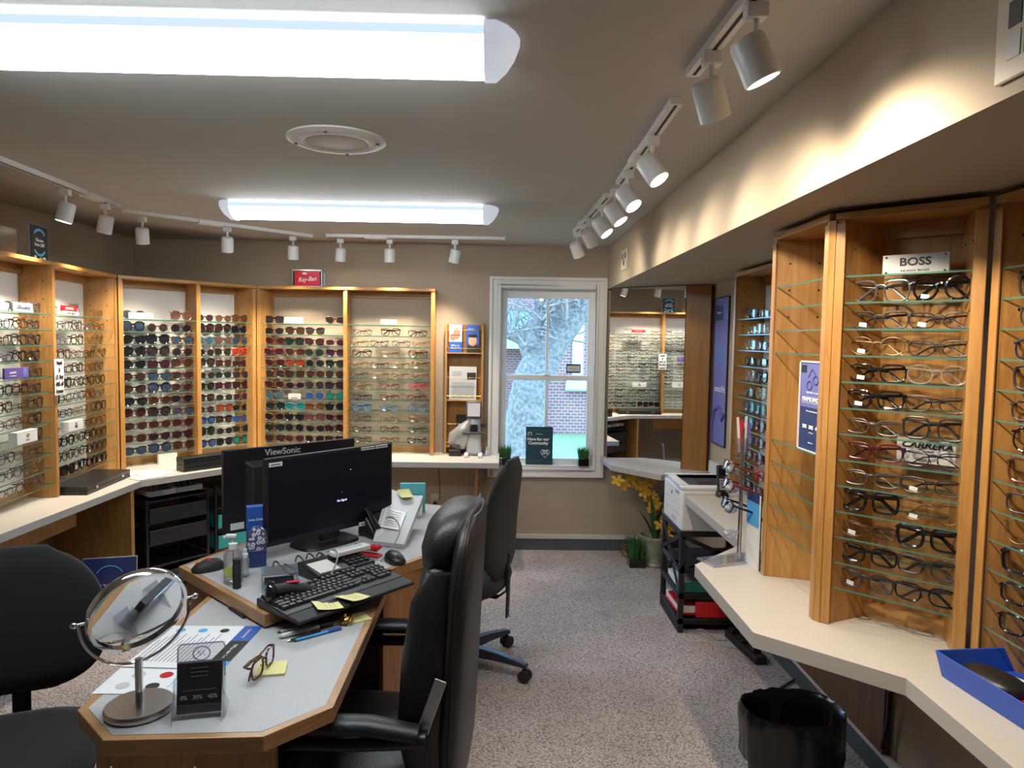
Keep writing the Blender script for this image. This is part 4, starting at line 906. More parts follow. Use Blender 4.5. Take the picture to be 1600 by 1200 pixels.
# window sill items
def grass_pot(loc, w, hp_, hg, label, group, n=220, seed=1, cat='plant'):
    r = random.Random(seed); t = thing('potted_grass', label, cat, loc, group=group); b = MB().box(-w/2, -w/2, 0, w/2, w/2, hp_); b.build('pot', M['blackg'], t, bevel=.003)
    b = MB()
    for i in range(n):
        x, y = r.uniform(-w*.42, w*.42), r.uniform(-w*.42, w*.42); a = r.uniform(0, 2*PI); l = hg*r.uniform(.6, 1.05); ln = r.uniform(.0, .35)+.4*math.hypot(x, y)/w
        d = Vector((x, y, 0)).normalized()*.7+Vector((math.cos(a), math.sin(a), 0))*.4; s = Vector((-d.y, d.x, 0)).normalized()*.0022; p0 = Vector((x, y, hp_-.004)); p1 = p0+Vector((d.x*ln*l*.4, d.y*ln*l*.4, l*.55)); p2 = p0+Vector((d.x*ln*l, d.y*ln*l, l))
        b.add([p0-s, p0+s, p1+s*.8, p1-s*.8, p2], [(0, 1, 2, 3), (3, 2, 4)])
    o = b.build('grass_blades', M['leaf'], t, smooth=0); o['kind'] = 'stuff'; return t
GG = 'artificial grass in small black pots'
sl = WZ0+.0185
grass_pot((.052, YF+.0, sl), .082, .055, .105, 'potted grass on the left end of the window sill', GG, seed=2)
grass_pot((.632, YF+.0, sl), .078, .055, .100, 'potted grass on the right end of the window sill', GG, seed=3)
fp = atZ(1001, 890, 0); grass_pot((fp.x-.015, 4.86, .0005), .115, .058, .19, 'potted grass on the floor in front of the flower pot', GG, n=300, seed=4)
s0 = atY(821, 722, YF+.02); s1 = atY(864, 667, YF+.02); cx = (s0.x+s1.x)/2
t = standsign('community_sign', 'dark teal sign with white writing propped in the window', (cx, YF+.008, sl), 0, s1.x-s0.x, s1.z-sl, M['tealdk'], None, -.04, d=.004); hh = s1.z-sl
b = MB().box(-.095, -.0032, hh*.90, .095, -.0028, hh*.903).box(-.095, -.0032, hh*.105, .095, -.0028, hh*.108); b.build('thin_rules', M['inkg'], t)
lettering('Here for our\nCommunity', .031, M['inkw'], t, (-.008, -.003, hh*.62), off=.001); lettering('FYidoctors', .012, M['inkw'], t, (.0, -.003, hh*.81)); lettering('SHOP\nLOCAL', .017, M['inkw'], t, (.045, -.003, hh*.33), off=.0007)
b = MB(); pts = []
for i in range(24): a = 2*PI*i/24; pts.append((.045+.0022*16*math.sin(a)**3*1.0, -.0032, hh*.31+.0022*(13*math.cos(a)-5*math.cos(2*a)-2*math.cos(3*a)-math.cos(4*a))))
b.tube(pts, .0012, 5, closed=True); b.build('heart_outline', M['inkw'], t)
b = MB(); arc(b, -.072, hh*.81, .013, -.9, 4.2, .004, -.0032); b.build('ring_logo', M['inkw'], t)
st = atY(896, 576, YF+.08); t = thing('window_sticker', 'small dark blue sticker on the upper window pane', 'sticker', (st.x, YF+.0865, st.z)); b = MB().box(-.055, 0, -.034, .055, .001, .034); b.build('border', M['navy'], t); b = MB().box(-.048, -.0006, -.022, .048, 0, .022); b.build('face', M['lgrey'], t); b = MB().box(-.022, -.001, -.008, .022, -.0006, .008); b.build('emblem', plain('tan ink', (.65, .45, .12), .5), t)

# ------------------------------------------------------------------ left counter items
def rounded_case(name, label, loc, rz_, w, d, h, mat='blackg', cat='case'):
    t = thing(name, label, cat, loc, rz_); b = MB().box(-w/2, -d/2, 0, w/2, d/2, h*.48); b.build('lower_half', M[mat], t, bevel=.002); b = MB().box(-w/2, -d/2, h*.5, w/2, d/2, h); b.build('lid', M[mat], t, bevel=.002); return t
q = [atZ(95, 772, ZL), atZ(138, 774, ZL), atZ(205, 745, ZL)]
cA, cB = Vector(pt(q[1])), Vector(pt(q[2])); dr = cB-cA; an = math.atan2(dr.y, dr.x)
nrm = Vector((-dr.y, dr.x)).normalized()
cc = (cA+cB)/2+nrm*.105
t = rounded_case('flat_black_case', 'flat black hinged case on the left counter below the second bay', (cc.x, cc.y, ZL+.0005), an, dr.length, .20, .045, 'black')
for sx in (-.3, .3): b = MB().box(sx*dr.length-.012, -.104, .018, sx*dr.length+.012, -.1005, .032); b.build('latch', M['steel'], t, bevel=.001)
q1 = atZ(290, 738, ZL); q0 = atZ(268, 722, ZL)
cc = Vector((q1.x, q1.y))+Vector((math.cos(angS), math.sin(angS)))*.17+Vector((-math.sin(angS), math.cos(angS)))*.05
rounded_case('long_black_box', 'long narrow black box on the counter below the third and fourth bays', (cc.x, cc.y, ZL+.0005), angS, .36, .10, .085, 'black', 'box')
r = random.Random(5)
for i, (px, py, lb) in enumerate([(222, 738, 'loose white price sheet on the counter beside the flat black case'), (245, 741, 'loose white paper slip on the counter corner, right of the flat case'), (232, 746, 'folded white leaflet nearest the counter edge below the third bay')]):
    p = atZ(px, py, ZL); t = thing('paper_sheet', lb, 'paper', (p.x, p.y, ZL+.0008+.0012*i), r.uniform(.3, 1.2)); b = MB().box(-.09, -.055, 0, .09, .055, .001); b.build('sheet', M['paper'], t); b = MB()
    for k in range(5): b.box(-.075, -.045+k*.018, .001, .05, -.043+k*.018, .0013)
    b.build('printed_lines', M['inkg'], t)
p = atZ(256, 726, ZL); t = thing('white_carton', 'white carton on the counter beside the long black box', 'box', (p.x, p.y+.05, ZL+.0005), angS); b = MB().box(-.06, -.01, 0, .06, .01, .065); b.build('carton', M['papr'], t)

# black wire drawer carts under the counter
def cart(label, loc, rz_, w, d, h, n, content, group='black drawer carts under the corner counter'):
    t = thing('drawer_cart', label, 'cart', loc, rz_, group); post = .018
    for sx in (-1, 1):
        for sy in (-1, 1): b = MB().cyl((sx*(w/2-.01), sy*(d/2-.01), 0), (sx*(w/2-.01), sy*(d/2-.01), h), .010, n=10); b.build('post', M['blackg'], t)
    for i in range(n):
        z = .06+(h-.08)*i/(n-1)
        b = MB(); 
        for yy in (-d/2+.008, d/2-.008): b.box(-w/2, yy-.004, z, w/2, yy+.004, z+.010)
        for xx in (-w/2+.008, w/2-.008): b.box(xx-.004, -d/2, z, xx+.004, d/2, z+.010)
        b.box(-w/2+.01, -d/2+.01, z, w/2-.01, d/2-.01, z+.003); b.build('shelf_tray', M['blackg'], t)
        if i < n-1:
            b = MB(); hh = (h-.08)/(n-1)*.72
            b.box(-w/2+.022, -d/2-.004, z+.012, w/2-.022, -d/2+.0, z+hh); b.box(-w/2+.022, -d/2, z+.012, -w/2+.026, d/2-.02, z+hh); b.box(w/2-.026, -d/2, z+.012, w/2-.022, d/2-.02, z+hh)
            if content[i % len(content)] != 'open': b.build('drawer', M[content[i % len(content)]], t, bevel=.004)
    return t
base = Vector((A1.x, A1.y)); u = Vector((dl.x, dl.y)); nb = Vector((-u.y, u.x)); aS = math.atan2(u.y, u.x)
p = base+u*.235+nb*.20; cart('black metal drawer cart with papers, beside the wooden panel', (p.x, p.y, .0005), aS, .40, .34, .60, 5, ['black', 'open', 'black', 'black'])
c1 = p; P1 = p
p = base+u*.66+nb*.20; cart('black drawer cart with teal boxes, partly behind the rear monitor', (p.x, p.y, .0005), aS, .38, .34, .62, 5, ['teal', 'teal', 'teal', 'open']); P2 = p
# contents
for i, (lx, lb) in enumerate([(-.085, 'white tray of optician tools on the left drawer cart, left half'), (.085, 'white tray of optician tools on the left drawer cart, right half')]):
    q = P1+u*lx-nb*.06; t = thing('tool_tray', lb, 'tray', (q.x, q.y, .6125), aS, 'white trays of tools on the drawer cart'); b = MB().box(-.08, -.09, 0, .08, .09, .004).box(-.08, -.09, 0, .08, -.084, .030).box(-.08, .084, 0, .08, .09, .030).box(-.08, -.09, 0, -.076, .09, .03).box(.076, -.09, 0, .08, .09, .03); b.build('tray', M['whitep'], t)
    b = MB()
    for k in range(12): x = -.065+k*.0118; b.cyl((x, -.06+.01*(k % 3), .006), (x+.004, .02, .075+.01*(k % 2)), .0035, n=6).cyl((x+.004, .02, .075+.01*(k % 2)), (x+.005, .028, .088), .005, n=6)
    o = b.build('pliers', M['darkgrey'] if i else M['steel'], t); o['kind'] = 'stuff'
r = random.Random(8)
for i in range(9):
    q = P1+u*r.uniform(-.07, .09)-nb*r.uniform(.03, .10); t = thing('envelope', ['lowest', 'second', 'third', 'fourth', 'fifth', 'sixth', 'seventh', 'eighth', 'topmost'][i]+' white envelope of the heap in the open cart drawer', 'paper', (q.x, q.y, .345+.004*i), rot=(.02, .05*r.uniform(-1, 1), aS+r.uniform(-.6, .6)), group='envelopes in the open cart drawer'); b = MB().box(-.10, -.045, 0, .10, .045, .002); b.build('sheet', M['papr'] if i % 3 else M['lgrey'], t)
# blue sign leaning below the left counter
p = atZ(150, 960, .02); t = standsign('floor_sign', 'blue sign with white border standing on the floor under the left counter', (-2.02, 3.62, .0), .25, .25, .40, M['navy'], M['lgrey'], -.12, d=.006)
b = MB(); arc(b, 0, .29, .07, .5, PI-.5, .005, -.0045); b.build('arc_mark', M['inklb'], t); lettering('125TH\nDAY', .035, M['inkw'], t, (.0, -.004, .235))
b = MB().box(-.2, -.14, 0, .2, .14, .30); o = b.build('storage_box', M['darkgrey'], loc=(-2.33, 2.95, .0005), bevel=.01); tag(o, 'dark storage box on the floor under the left counter', 'box')
# white-and-blue stack seen only in the mirror
t = thing('storage_tub', 'white plastic tub with blue lid under the left counter, seen in the corner mirror', 'tub', (-2.32, 2.42, .0005), PI/2); b = MB().loft([(0, 0, 0, .17, .12, 6), (0, 0, .34, .20, .15, 6)], n=24); b.build('tub', M['whitep'], t); b = MB().loft([(0, 0, .34, .21, .16, 6), (0, 0, .40, .20, .15, 6)], n=24); b.build('lid', M['royal'], t)

# ------------------------------------------------------------------ desk
ZD, ZU = .72, .765
def desktop(parent, poly, z, th, nm, tw=.020):
    c = Vector((sum(p[0] for p in poly)/len(poly), sum(p[1] for p in poly)/len(poly)))
    n = len(poly); A = sum(poly[i][0]*poly[(i+1) % n][1]-poly[(i+1) % n][0]*poly[i][1] for i in range(n))
    if A < 0: poly = poly[::-1]
    inn = []
    for i in range(n):
        p = Vector(poly[i]); a = (p-Vector(poly[i-1])).normalized(); b_ = (Vector(poly[(i+1) % n])-p).normalized()
        na = Vector((-a.y, a.x)); nb_ = Vector((-b_.y, b_.x)); m_ = (na+nb_); m_ = m_/(m_.dot(na)); inn.append(p+m_*tw)
    b = MB().prism([tuple(q) for q in inn], z-th+.004, z); b.build(nm, M['lamg'], parent, smooth=0)
    b = MB()
    for i in range(n):
        j = (i+1) % n; P = [Vector(poly[i]), Vector(poly[j]), inn[j], inn[i]]
        b.add([(q.x, q.y, zz) for zz in (z-th, z) for q in P], [(3, 2, 1, 0), (4, 5, 6, 7), (0, 1, 5, 4), (1, 2, 6, 5), (2, 3, 7, 6), (3, 0, 4, 7)])
    b.build('edge_trim', M['trimw'], parent, smooth=0, bevel=.002)
dk = thing('reception_desk', 'two-level wooden desk with grey laminate tops and maple edging, centre left', 'desk', (0, 0, 0))
low = [(-.945, 2.75), (-.945, 1.560), (-.820, 1.440), (-.492, 1.458), (-.373, 1.582), (-.378, 2.75)]
desktop(dk, low, ZD, .036, 'lower_top')
up = [(-.672, 2.008), (-1.112, 2.432), (-.98, 2.75), (-.80, 2.98), (-.36, 3.42), (-.175, 3.35), (-.20, 2.66)]
desktop(dk, up, ZU, .038, 'upper_top')
b = MB().box(-.905, 1.60, 0, -.885, 2.40, ZD-.036); b.box(-.905, 1.56, .0, -.50, 1.58, ZD-.036); b.build('front_panel', M['woodd'], dk, smooth=0)
b = MB().prism([(-.70, 2.07), (-.685, 2.085), (-1.07, 2.445), (-1.085, 2.43)], .0, ZU-.038).prism([(-.905, 2.28), (-.885, 2.28), (-.885, 2.30), (-.905, 2.30)], 0, .3); b.build('side_panel', M['woodd'], dk, smooth=0)
b = MB().prism([(-1.085, 2.43), (-1.07, 2.43), (-.40, 3.33), (-.42, 3.34)], 0, ZU-.04); b.build('rear_panel', M['woodd'], dk, smooth=0)
b = MB().prism([(-.40, 2.36), (-.385, 2.35), (-.255, 2.62), (-.255, 3.25), (-.275, 3.25), (-.275, 2.64)], 0, ZU-.04); b.build('inner_panel', M['woodd'], dk, smooth=0)

# monitors
def screen_plate(t, w, h, front=True, d=.022):
    b = MB().box(-w/2, 0, 0, w/2, d, h); b.build('housing', M['black'], t, bevel=.003)
    b = MB().box(-w/2+.012, -.0012, .020, w/2-.012, .0, h-.010); b.build('screen', M['scrn'], t)
ma_, mb2 = Vector((-.822, 2.475)), Vector((-.445, 2.925)); dm = mb2-ma_; am = math.atan2(dm.y, dm.x); cm = (ma_+mb2)/2; wmn = dm.length
t = thing('monitor', 'black desktop monitor with dark screen and white stickers, in front of the other one', 'monitor', (cm.x, cm.y, ZU+.0005), am, 'black monitors on the desk')
zb = .054
pnl = MB().box(-wmn/2, 0, zb, wmn/2, .022, zb+.318); pnl.build('housing', M['black'], t, bevel=.003)
sc_ = MB().box(-wmn/2+.012, -.0015, zb+.022, wmn/2-.012, .0002, zb+.308).build('screen', M['scrn'], t)
lettering('No Signal', .012, M['scrnlit'], sc_, (.035, -.0022, zb+.118)); b = MB().box(.075, -.0022, zb+.232, .078, -.0015, zb+.235).box(.035, -.0022, zb+.15, .037, -.0015, zb+.152); b.build('screen_dots', M['scrnlit'], sc_)
b = MB().box(-wmn/2+.012, -.003, zb+.288, -wmn/2+.065, -.0012, zb+.303).box(wmn/2-.165, -.003, zb+.302, wmn/2-.095, -.0012, zb+.315).box(wmn/2-.090, -.003, zb+.302, wmn/2-.028, -.0012, zb+.315).box(wmn/2-.175, -.003, zb-.004, wmn/2-.115, -.0012, zb+.012); s_ = b.build('paper_sticker', M['paper'], t)
lettering('RECEPTION', .007, M['ink'], s_, (-wmn/2+.038, -.0034, zb+.295)); lettering('GOOGLE REVIEWS LINK   OPEN WEDNESDAY', .0068, M['ink'], s_, (wmn/2-.097, -.0034, zb+.308)); lettering('BLUETOOTH', .007, M['ink'], s_, (wmn/2-.145, -.0034, zb+.004))
b = MB().box(-.045, .022, .02, .045, .040, .26); b.build('stand_neck', M['black'], t, bevel=.005); b = MB().loft([(0, .06, 0, .13, .085, 4), (0, .06, .010, .125, .08, 4)], n=28); b.build('stand_base', M['black'], t)
ra, rb = Vector((-1.045, 2.665)), Vector((-.627, 3.05)); dm = rb-ra; am = math.atan2(dm.y, dm.x); cm = (ra+rb)/2; wr = dm.length
t = thing('monitor', 'black monitor seen from behind, maker name across its top edge', 'monitor', (cm.x, cm.y, ZU+.0005), am, 'black monitors on the desk')
b = MB().box(-wr/2, 0, .045, wr/2, .020, .370); b.build('housing', M['black'], t, bevel=.003)
b = MB().loft([(0, -.0, 0, .20, .125, 5)], 4) if 0 else MB().add([(-.20, 0, .07), (.20, 0, .07), (.20, 0, .32), (-.20, 0, .32), (-.18, -.025, .09), (.18, -.025, .09), (.18, -.025, .30), (-.18, -.025, .30)], [(4, 5, 6, 7), (0, 1, 5, 4), (1, 2, 6, 5), (2, 3, 7, 6), (3, 0, 4, 7)])
b.build('rear_cover', M['blackm'], t, bevel=.004)
lettering('ViewSonic', .036, M['lgrey'], t, (-.045, -.0008, .345), off=.0005); b = MB().box(-wr/2+.025, -.0012, .058, -wr/2+.078, .0, .084); s_ = b.build('paper_sticker', M['paper'], t)
b = MB().box(-.03, -.045, .02, .03, -.02, .20); b.build('stand_neck', M['black'], t, bevel=.004); b = MB().loft([(0, -.03, 0, .11, .085, 4), (0, -.03, .010, .105, .08, 4)], n=28); b.build('stand_base', M['black'], t)
b = MB().box(-wr/2+.01, .0202, .06, wr/2-.01, .0215, .36); b.build('screen', M['scrn'], t)

# keyboard
kr = math.radians(50.5); kc = Vector((-.508, 2.180)); t = thing('keyboard', 'full-size black keyboard with wrist rest on the upper desk level', 'keyboard', (kc.x, kc.y, ZU+.0105), rot=(.0, 0, kr))
b = MB().add([(-.222, -.070, -.008), (.222, -.070, -.008), (.222, .085, -.008), (-.222, .085, -.008), (-.222, -.070, .006), (.222, -.070, .006), (.222, .085, .018), (-.222, .085, .018)], [(0, 3, 2, 1), (4, 5, 6, 7), (0, 1, 5, 4), (1, 2, 6, 5), (2, 3, 7, 6), (3, 0, 4, 7)]); b.build('case', M['black'], t, bevel=.003)
b = MB().add([(-.222, -.128, -.010), (.222, -.128, -.010), (.222, -.0702, -.008), (-.222, -.0702, -.008), (-.218, -.126, .000), (.218, -.126, .000), (.222, -.0702, .005), (-.222, -.0702, .005)], [(0, 3, 2, 1), (4, 5, 6, 7), (0, 1, 5, 4), (1, 2, 6, 5), (2, 3, 7, 6), (3, 0, 4, 7)]); b.build('wrist_rest', M['blackm'], t, bevel=.003)
keys = []
def krow(y, x0, widths, gap=0):
    x = x0
    for w_ in widths:
        if w_ > 0: keys.append((x+w_*.0095, y, w_*.019-.003, .0155))
        x += abs(w_)*.019
ys = [.072, .046, .027, .008, -.011, -.030]
krow(ys[0], -.212, [1, -1, 1, 1, 1, 1, -.5, 1, 1, 1, 1, -.5, 1, 1, 1, 1, -.35, 1, 1, 1]); krow(ys[1], -.212, [1]*13+[2, -.35, 1, 1, 1, -.35, 1, 1, 1, 1]); krow(ys[2], -.212, [1.5]+[1]*12+[1.5, -.35, 1, 1, 1, -.35, 1, 1, 1, 1])
krow(ys[3], -.212, [1.75]+[1]*11+[2.25, -4, 1, 1, 1, 1][:13]+[-3.7, 1, 1, 1]); krow(ys[4], -.212, [2.25]+[1]*10+[2.75, -1.35, 1, -1.35, 1, 1, 1, 1]); krow(ys[5], -.212, [1.25]*3+[6.25]+[1.25]*4+[-.35, 1, 1, 1, -.35, 2, 1])
keys = [k for k in keys if k[0]+k[2]/2 < .219]; KN = len(keys)
for i, (x, y, w_, d_) in enumerate(keys[:100]):
    z = .006+(y+.07)*.0775; b = MB().add([(x-w_/2, y-d_/2, z), (x+w_/2, y-d_/2, z), (x+w_/2, y+d_/2, z+.001), (x-w_/2, y+d_/2, z+.001), (x-w_/2+.0016, y-d_/2+.0016, z+.0075), (x+w_/2-.0016, y-d_/2+.0016, z+.0075), (x+w_/2-.0016, y+d_/2-.002, z+.0085), (x-w_/2+.0016, y+d_/2-.002, z+.0085)], [(4, 5, 6, 7), (0, 1, 5, 4), (1, 2, 6, 5), (2, 3, 7, 6), (3, 0, 4, 7)]); b.build('key', M['keyc'], t, smooth=0)
b = MB()
for i, (x, y, w_, d_) in enumerate(keys[100:]):
    z = .006+(y+.07)*.0775; b.add([(x-w_/2, y-d_/2, z), (x+w_/2, y-d_/2, z), (x+w_/2, y+d_/2, z+.001), (x-w_/2, y+d_/2, z+.001), (x-w_/2+.0016, y-d_/2+.0016, z+.0075), (x+w_/2-.0016, y-d_/2+.0016, z+.0075), (x+w_/2-.0016, y+d_/2-.002, z+.0085), (x-w_/2+.0016, y+d_/2-.002, z+.0085)], [(4, 5, 6, 7), (0, 1, 5, 4), (1, 2, 6, 5), (2, 3, 7, 6), (3, 0, 4, 7)])
if b.v: o = b.build('keys', M['keyc'], t, smooth=0); o['kind'] = 'stuff'
b = MB()
for (x, y, w_, d_) in keys[:88]: z = .0145+(y+.07)*.0775; b.box(x-.0035, y, z, x-.0005, y+.0035, z+.0012)
o = b.build('key_print', M['lgrey'], t, smooth=0); o['kind'] = 'stuff'

def mouse(label, loc, rz_, red=False):
    t = thing('computer_mouse', label, 'mouse', loc, rz_, 'black computer mice'); b = MB().loft([(0, 0, 0, .030, .052, 2.5), (0, 0, .010, .031, .054, 2.5), (0, .004, .024, .027, .045, 2.4), (0, .010, .034, .018, .028, 2.2), (0, .012, .037, .006, .010, 2)], n=28); b.build('shell', M['blackm'] if red else M['black'], t, smooth=60)
    b = MB().cyl((-.003, -.032, .024), (.003, -.032, .024), .009, n=14); b.build('scroll_wheel', M['red'] if red else M['darkgrey'], t)
    if red: b = MB().box(-.014, -.005, .0335, -.004, .012, .0372).box(.004, -.003, .0335, .014, .010, .0372); b.build('red_stripe', M['red'], t)
    return t
p = atZ(322, 893, ZU); mouse('black mouse with red details on the left corner of the upper desk', (p.x, p.y+.015, ZU+.0005), -.9, True)
p = atZ(617, 878, ZU); mouse('plain black mouse between the telephone and the leather chair', (p.x+.0, p.y+.0, ZU+.0005), .6)

# sanitizer, spray, tube
p = atZ(359, 915, ZU); t = thing('pump_bottle', 'clear hand sanitizer pump bottle on the upper desk', 'bottle', (p.x, p.y+.03, ZU+.0005))
b = MB().lathe([(.026, 0), (.030, .004), (.030, .085), (.027, .100), (.014, .112), (.013, .118)], n=28); b.build('bottle', M['bottle'], t, smooth=60); b = MB().lathe([(.0145, .112), (.0145, .130), (.006, .133), (.006, .150)], n=20); b.build('pump_collar', M['whitep'], t)
b = MB().cbox((-.004, -.004, .155), (.034, .016, .012)).cbox((-.024, -.004, .150), (.012, .010, .010)); b.build('pump_head', M['whitep'], t, bevel=.003); b = MB().cyl((.0, -.0302, .045), (.0, -.0305, .045), .018, n=20); b.build('label_print', plain('lime', (.45, .60, .12), .5), t); b = MB().cyl((0, 0, .004), (0, 0, .118), .0025, n=8); b.build('dip_tube', M['lgrey'], t)
p = atZ(368, 921, ZU); t = thing('black_tube', 'short matt black cylinder standing beside the sanitizer bottle', 'tube', (p.x, p.y+.012, ZU+.0005)); b = MB().lathe([(.0125, 0), (.0130, .004), (.0130, .075), (.0118, .077), (.0125, .080), (.0125, .094), (.0100, .096)], n=20); b.build('body', M['blackm'], t)
p = atZ(379, 905, ZU); t = thing('spray_bottle', 'small clear spray bottle with white top behind the black cylinder', 'bottle', (p.x, p.y+.025, ZU+.0005)); b = MB().lathe([(.012, 0), (.013, .06), (.009, .068)], n=18); b.build('bottle', M['bottle'], t); b = MB().lathe([(.010, .066), (.010, .078), (.006, .08), (.006, .094), (.001, .096)], n=16); b.build('spray_cap', M['whitep'], t)
# patterned case
m, nt, bs = newmat('skull print'); tc = nt.nodes.new('ShaderNodeTexCoord'); v = nt.nodes.new('ShaderNodeTexVoronoi'); v.inputs['Scale'].default_value = 62; v.inputs['Randomness'].default_value = .5; rr = nt.nodes.new('ShaderNodeValToRGB'); e = rr.color_ramp.elements
e[0].color = (.06, .055, .10, 1); e[0].position = .12; e[1].position = .50; e[1].color = (.07, .07, .13, 1); k = e.new(.2); k.color = (.60, .60, .70, 1); k = e.new(.40); k.color = (.66, .64, .76, 1)
L(nt, tc.outputs['Object'], v.inputs[0]); L(nt, v.outputs['Distance'], rr.inputs[0]); L(nt, rr.outputs[0], bs.inputs[0]); M['skull'] = m
p = atZ(399, 888, ZU); t = thing('patterned_case', 'pointed glasses case with round purple and white print, standing by the monitor', 'case', (p.x, p.y+.02, ZU+.0005), .35)
b = MB().loft([(0, 0, .022, .010, .008, 2), (0, 0, .045, .026, .010, 2), (0, 0, .090, .034, .012, 2.2), (0, 0, .125, .030, .011, 2.2), (0, 0, .142, .012, .006, 2)], n=28); b.build('case_shell', M['skull'], t, smooth=60); b = MB().box(-.030, -.012, 0, .030, .022, .06); b.build('stand', M['navy'], t, bevel=.003)
p = atZ(392, 880, ZU); t = thing('blue_carton', 'blue carton with white writing standing behind the patterned case', 'box', (-.865, 2.50, ZU+.0005), .45); b = MB().box(-.032, -.02, 0, .032, .02, .200); b.build('carton', M['blue'], t); lettering('Loca Diable', .012, M['inkw'], t, (0, -.021, .155))
# acrylic business card holder
p = atZ(420, 925, ZU); t = thing('card_holder', 'clear acrylic card box near the barcode scanner', 'holder', (-.700, 2.235, ZU+.0005), .35)
b = MB(); W2, D2, Hh = .055, .045, .058
b.box(-W2, -D2, Hh-.0025, W2, D2, Hh).box(-W2, -D2, 0, -W2+.0025, D2, Hh).box(W2-.0025, -D2, 0, W2, D2, Hh).box(-W2, D2-.0025, 0, W2, D2, Hh); b.build('box', M['acry'], t, smooth=0)
b = MB()
for sx in (-W2, W2-.002): b.box(sx, -D2-.001, 0, sx+.002, -D2+.001, Hh).box(sx, -D2, Hh-.001, sx+.002, D2, Hh+.001)
b.box(-W2, -D2-.001, Hh-.002, W2, -D2+.001, Hh+.0008); b.build('polished_edge', M['acrye'], t); b = MB().box(-W2+.01, -D2+.01, .002, W2-.01, D2-.006, .022); b.build('black_insert', M['black'], t)
# scanner
p = atZ(403, 943, ZU); t = thing('barcode_scanner', 'black handheld barcode scanner lying beside the keyboard', 'scanner', (-.682, 2.090, ZU+.0005), .35)
b = MB().loft([(0, -.025, .008, .012, .022, 2.4), (0, -.030, .030, .016, .030, 2.4), (0, -.028, .055, .016, .026, 2.4), (0, -.022, .078, .010, .014, 2.2)], n=24); b.build('scan_head', M['blackg'], t, smooth=60)
b = MB().tube([(.008, -.02, .045), (.05, .0, .040), (.10, .010, .030), (.135, .008, .022)], 0, 14, rs=[.020, .021, .019, .012]); b.build('grip', M['blackm'], t, smooth=60)
b = MB().box(.045, -.006, .058, .085, .008, .0635); b.build('red_trigger', M['red'], t, bevel=.002); b = MB().cbox((-.014, -.030, .050), (.006, .028, .030)); b.build('scan_window', M['lensblue'], t)
# phone base
p = Vector((-.545, 2.385)); t = thing('desk_phone', 'black desk telephone base with keypad under the front monitor', 'telephone', (p.x, p.y, ZU+.0005), math.radians(47))
b = MB().add([(-.115, -.055, 0), (.115, -.055, 0), (.115, .075, 0), (-.115, .075, 0), (-.115, -.055, .028), (.115, -.055, .028), (.115, .075, .045), (-.115, .075, .045)], [(0, 3, 2, 1), (4, 5, 6, 7), (0, 1, 5, 4), (1, 2, 6, 5), (2, 3, 7, 6), (3, 0, 4, 7)]); b.build('body', M['black'], t, bevel=.005)
for i in range(4):
    for j in range(5): b = MB().cbox((.025+i*.022, -.035+j*.020, .0345+j*.0026), (.015, .013, .006)); b.build('button', M['keyc'], t, smooth=0)
b = MB().add([(-.100, -.045, .0305), (-.02, -.045, .0305), (-.02, .04, .0415), (-.100, .04, .0415)], [(0, 1, 2, 3)]); b.build('label_card', M['papr'], t)
p = Vector((-.555, 2.475)); t = thing('white_receiver', 'silver and white handset resting behind the telephone keypad', 'handset', (-.52, 2.455, ZU+.047), math.radians(47)); b = MB().box(-.075, -.022, 0, .075, .022, .020); b.build('handset_body', M['whitep'], t, bevel=.005); b = MB().box(-.045, -.010, .020, .045, .010, .022); b.build('display', M['lgrey'], t)
p = atZ(572, 872, ZU); t = thing('red_stapler', 'red stapler to the right of the desk telephone', 'stapler', (p.x, p.y+.03, ZU+.0005), math.radians(-25)); b = MB().box(-.055, -.017, 0, .055, .017, .010); b.build('base', M['red'], t, bevel=.004); b = MB().cbox((0, 0, .030), (.112, .028, .018), Euler((0, -.14, 0)).to_matrix()); b.build('arm', M['red'], t, bevel=.007, seg=3); b = MB().cbox((0, 0, .019), (.10, .016, .006), Euler((0, -.10, 0)).to_matrix()); b.build('staple_rail', M['chrome'], t)
# black bag / phone behind monitor right
t = thing('black_telephone', 'black angular desk telephone behind the lower right of the front monitor', 'telephone', (-.465, 2.86, ZU+.0005), math.radians(42)); t.scale = (.85, .8, .8)
b = MB().add([(-.10, -.08, 0), (.09, -.08, 0), (.09, .09, 0), (-.10, .09, 0), (-.10, -.07, .03), (.09, -.07, .03), (.075, .08, .155), (-.10, .08, .155)], [(0, 3, 2, 1), (4, 5, 6, 7), (0, 1, 5, 4), (1, 2, 6, 5), (2, 3, 7, 6), (3, 0, 4, 7)]); b.build('body', M['black'], t, bevel=.012, seg=3)
b = MB().tube([(-.08, -.075, .05), (-.082, .0, .115), (-.08, .065, .165)], 0, 12, rs=[(.020, .028), (.014, .018), (.020, .028)]); b.build('handset', M['blackg'], t)
cable('coiled_cord', 'grey cable looping below the front monitor to the telephone', [(-.60, 2.46, ZU+.05), (-.56, 2.40, ZU+.075), (-.535, 2.33, ZU+.07), (-.545, 2.29, ZU+.03), (-.56, 2.27, ZU+.004)], .003, 'grey')
cable('monitor_cable', 'grey cable arching from the monitor to the red stapler', [(-.47, 2.86, ZU+.07), (-.41, 2.74, ZU+.10), (-.37, 2.63, ZU+.085), (-.385, 2.56, ZU+.04), (-.42, 2.50, ZU+.004)], .003, 'grey')
for i in range(5):
    rr_ = random.Random(20+i); a = Vector((-.78+.03*i, 2.42+.03*i, ZU+.006)); cable('loose_cable', ['leftmost', 'second', 'middle', 'fourth', 'rightmost'][i]+' of the tangled black cables under the front monitor', [a, a+Vector((.03, -.06, .03*rr_.random()+.01)), a+Vector((.09, -.08, .0)), a+Vector((.13, -.02+.02*i, .03)), a+Vector((.10, .06, .0))], .0028, 'black')
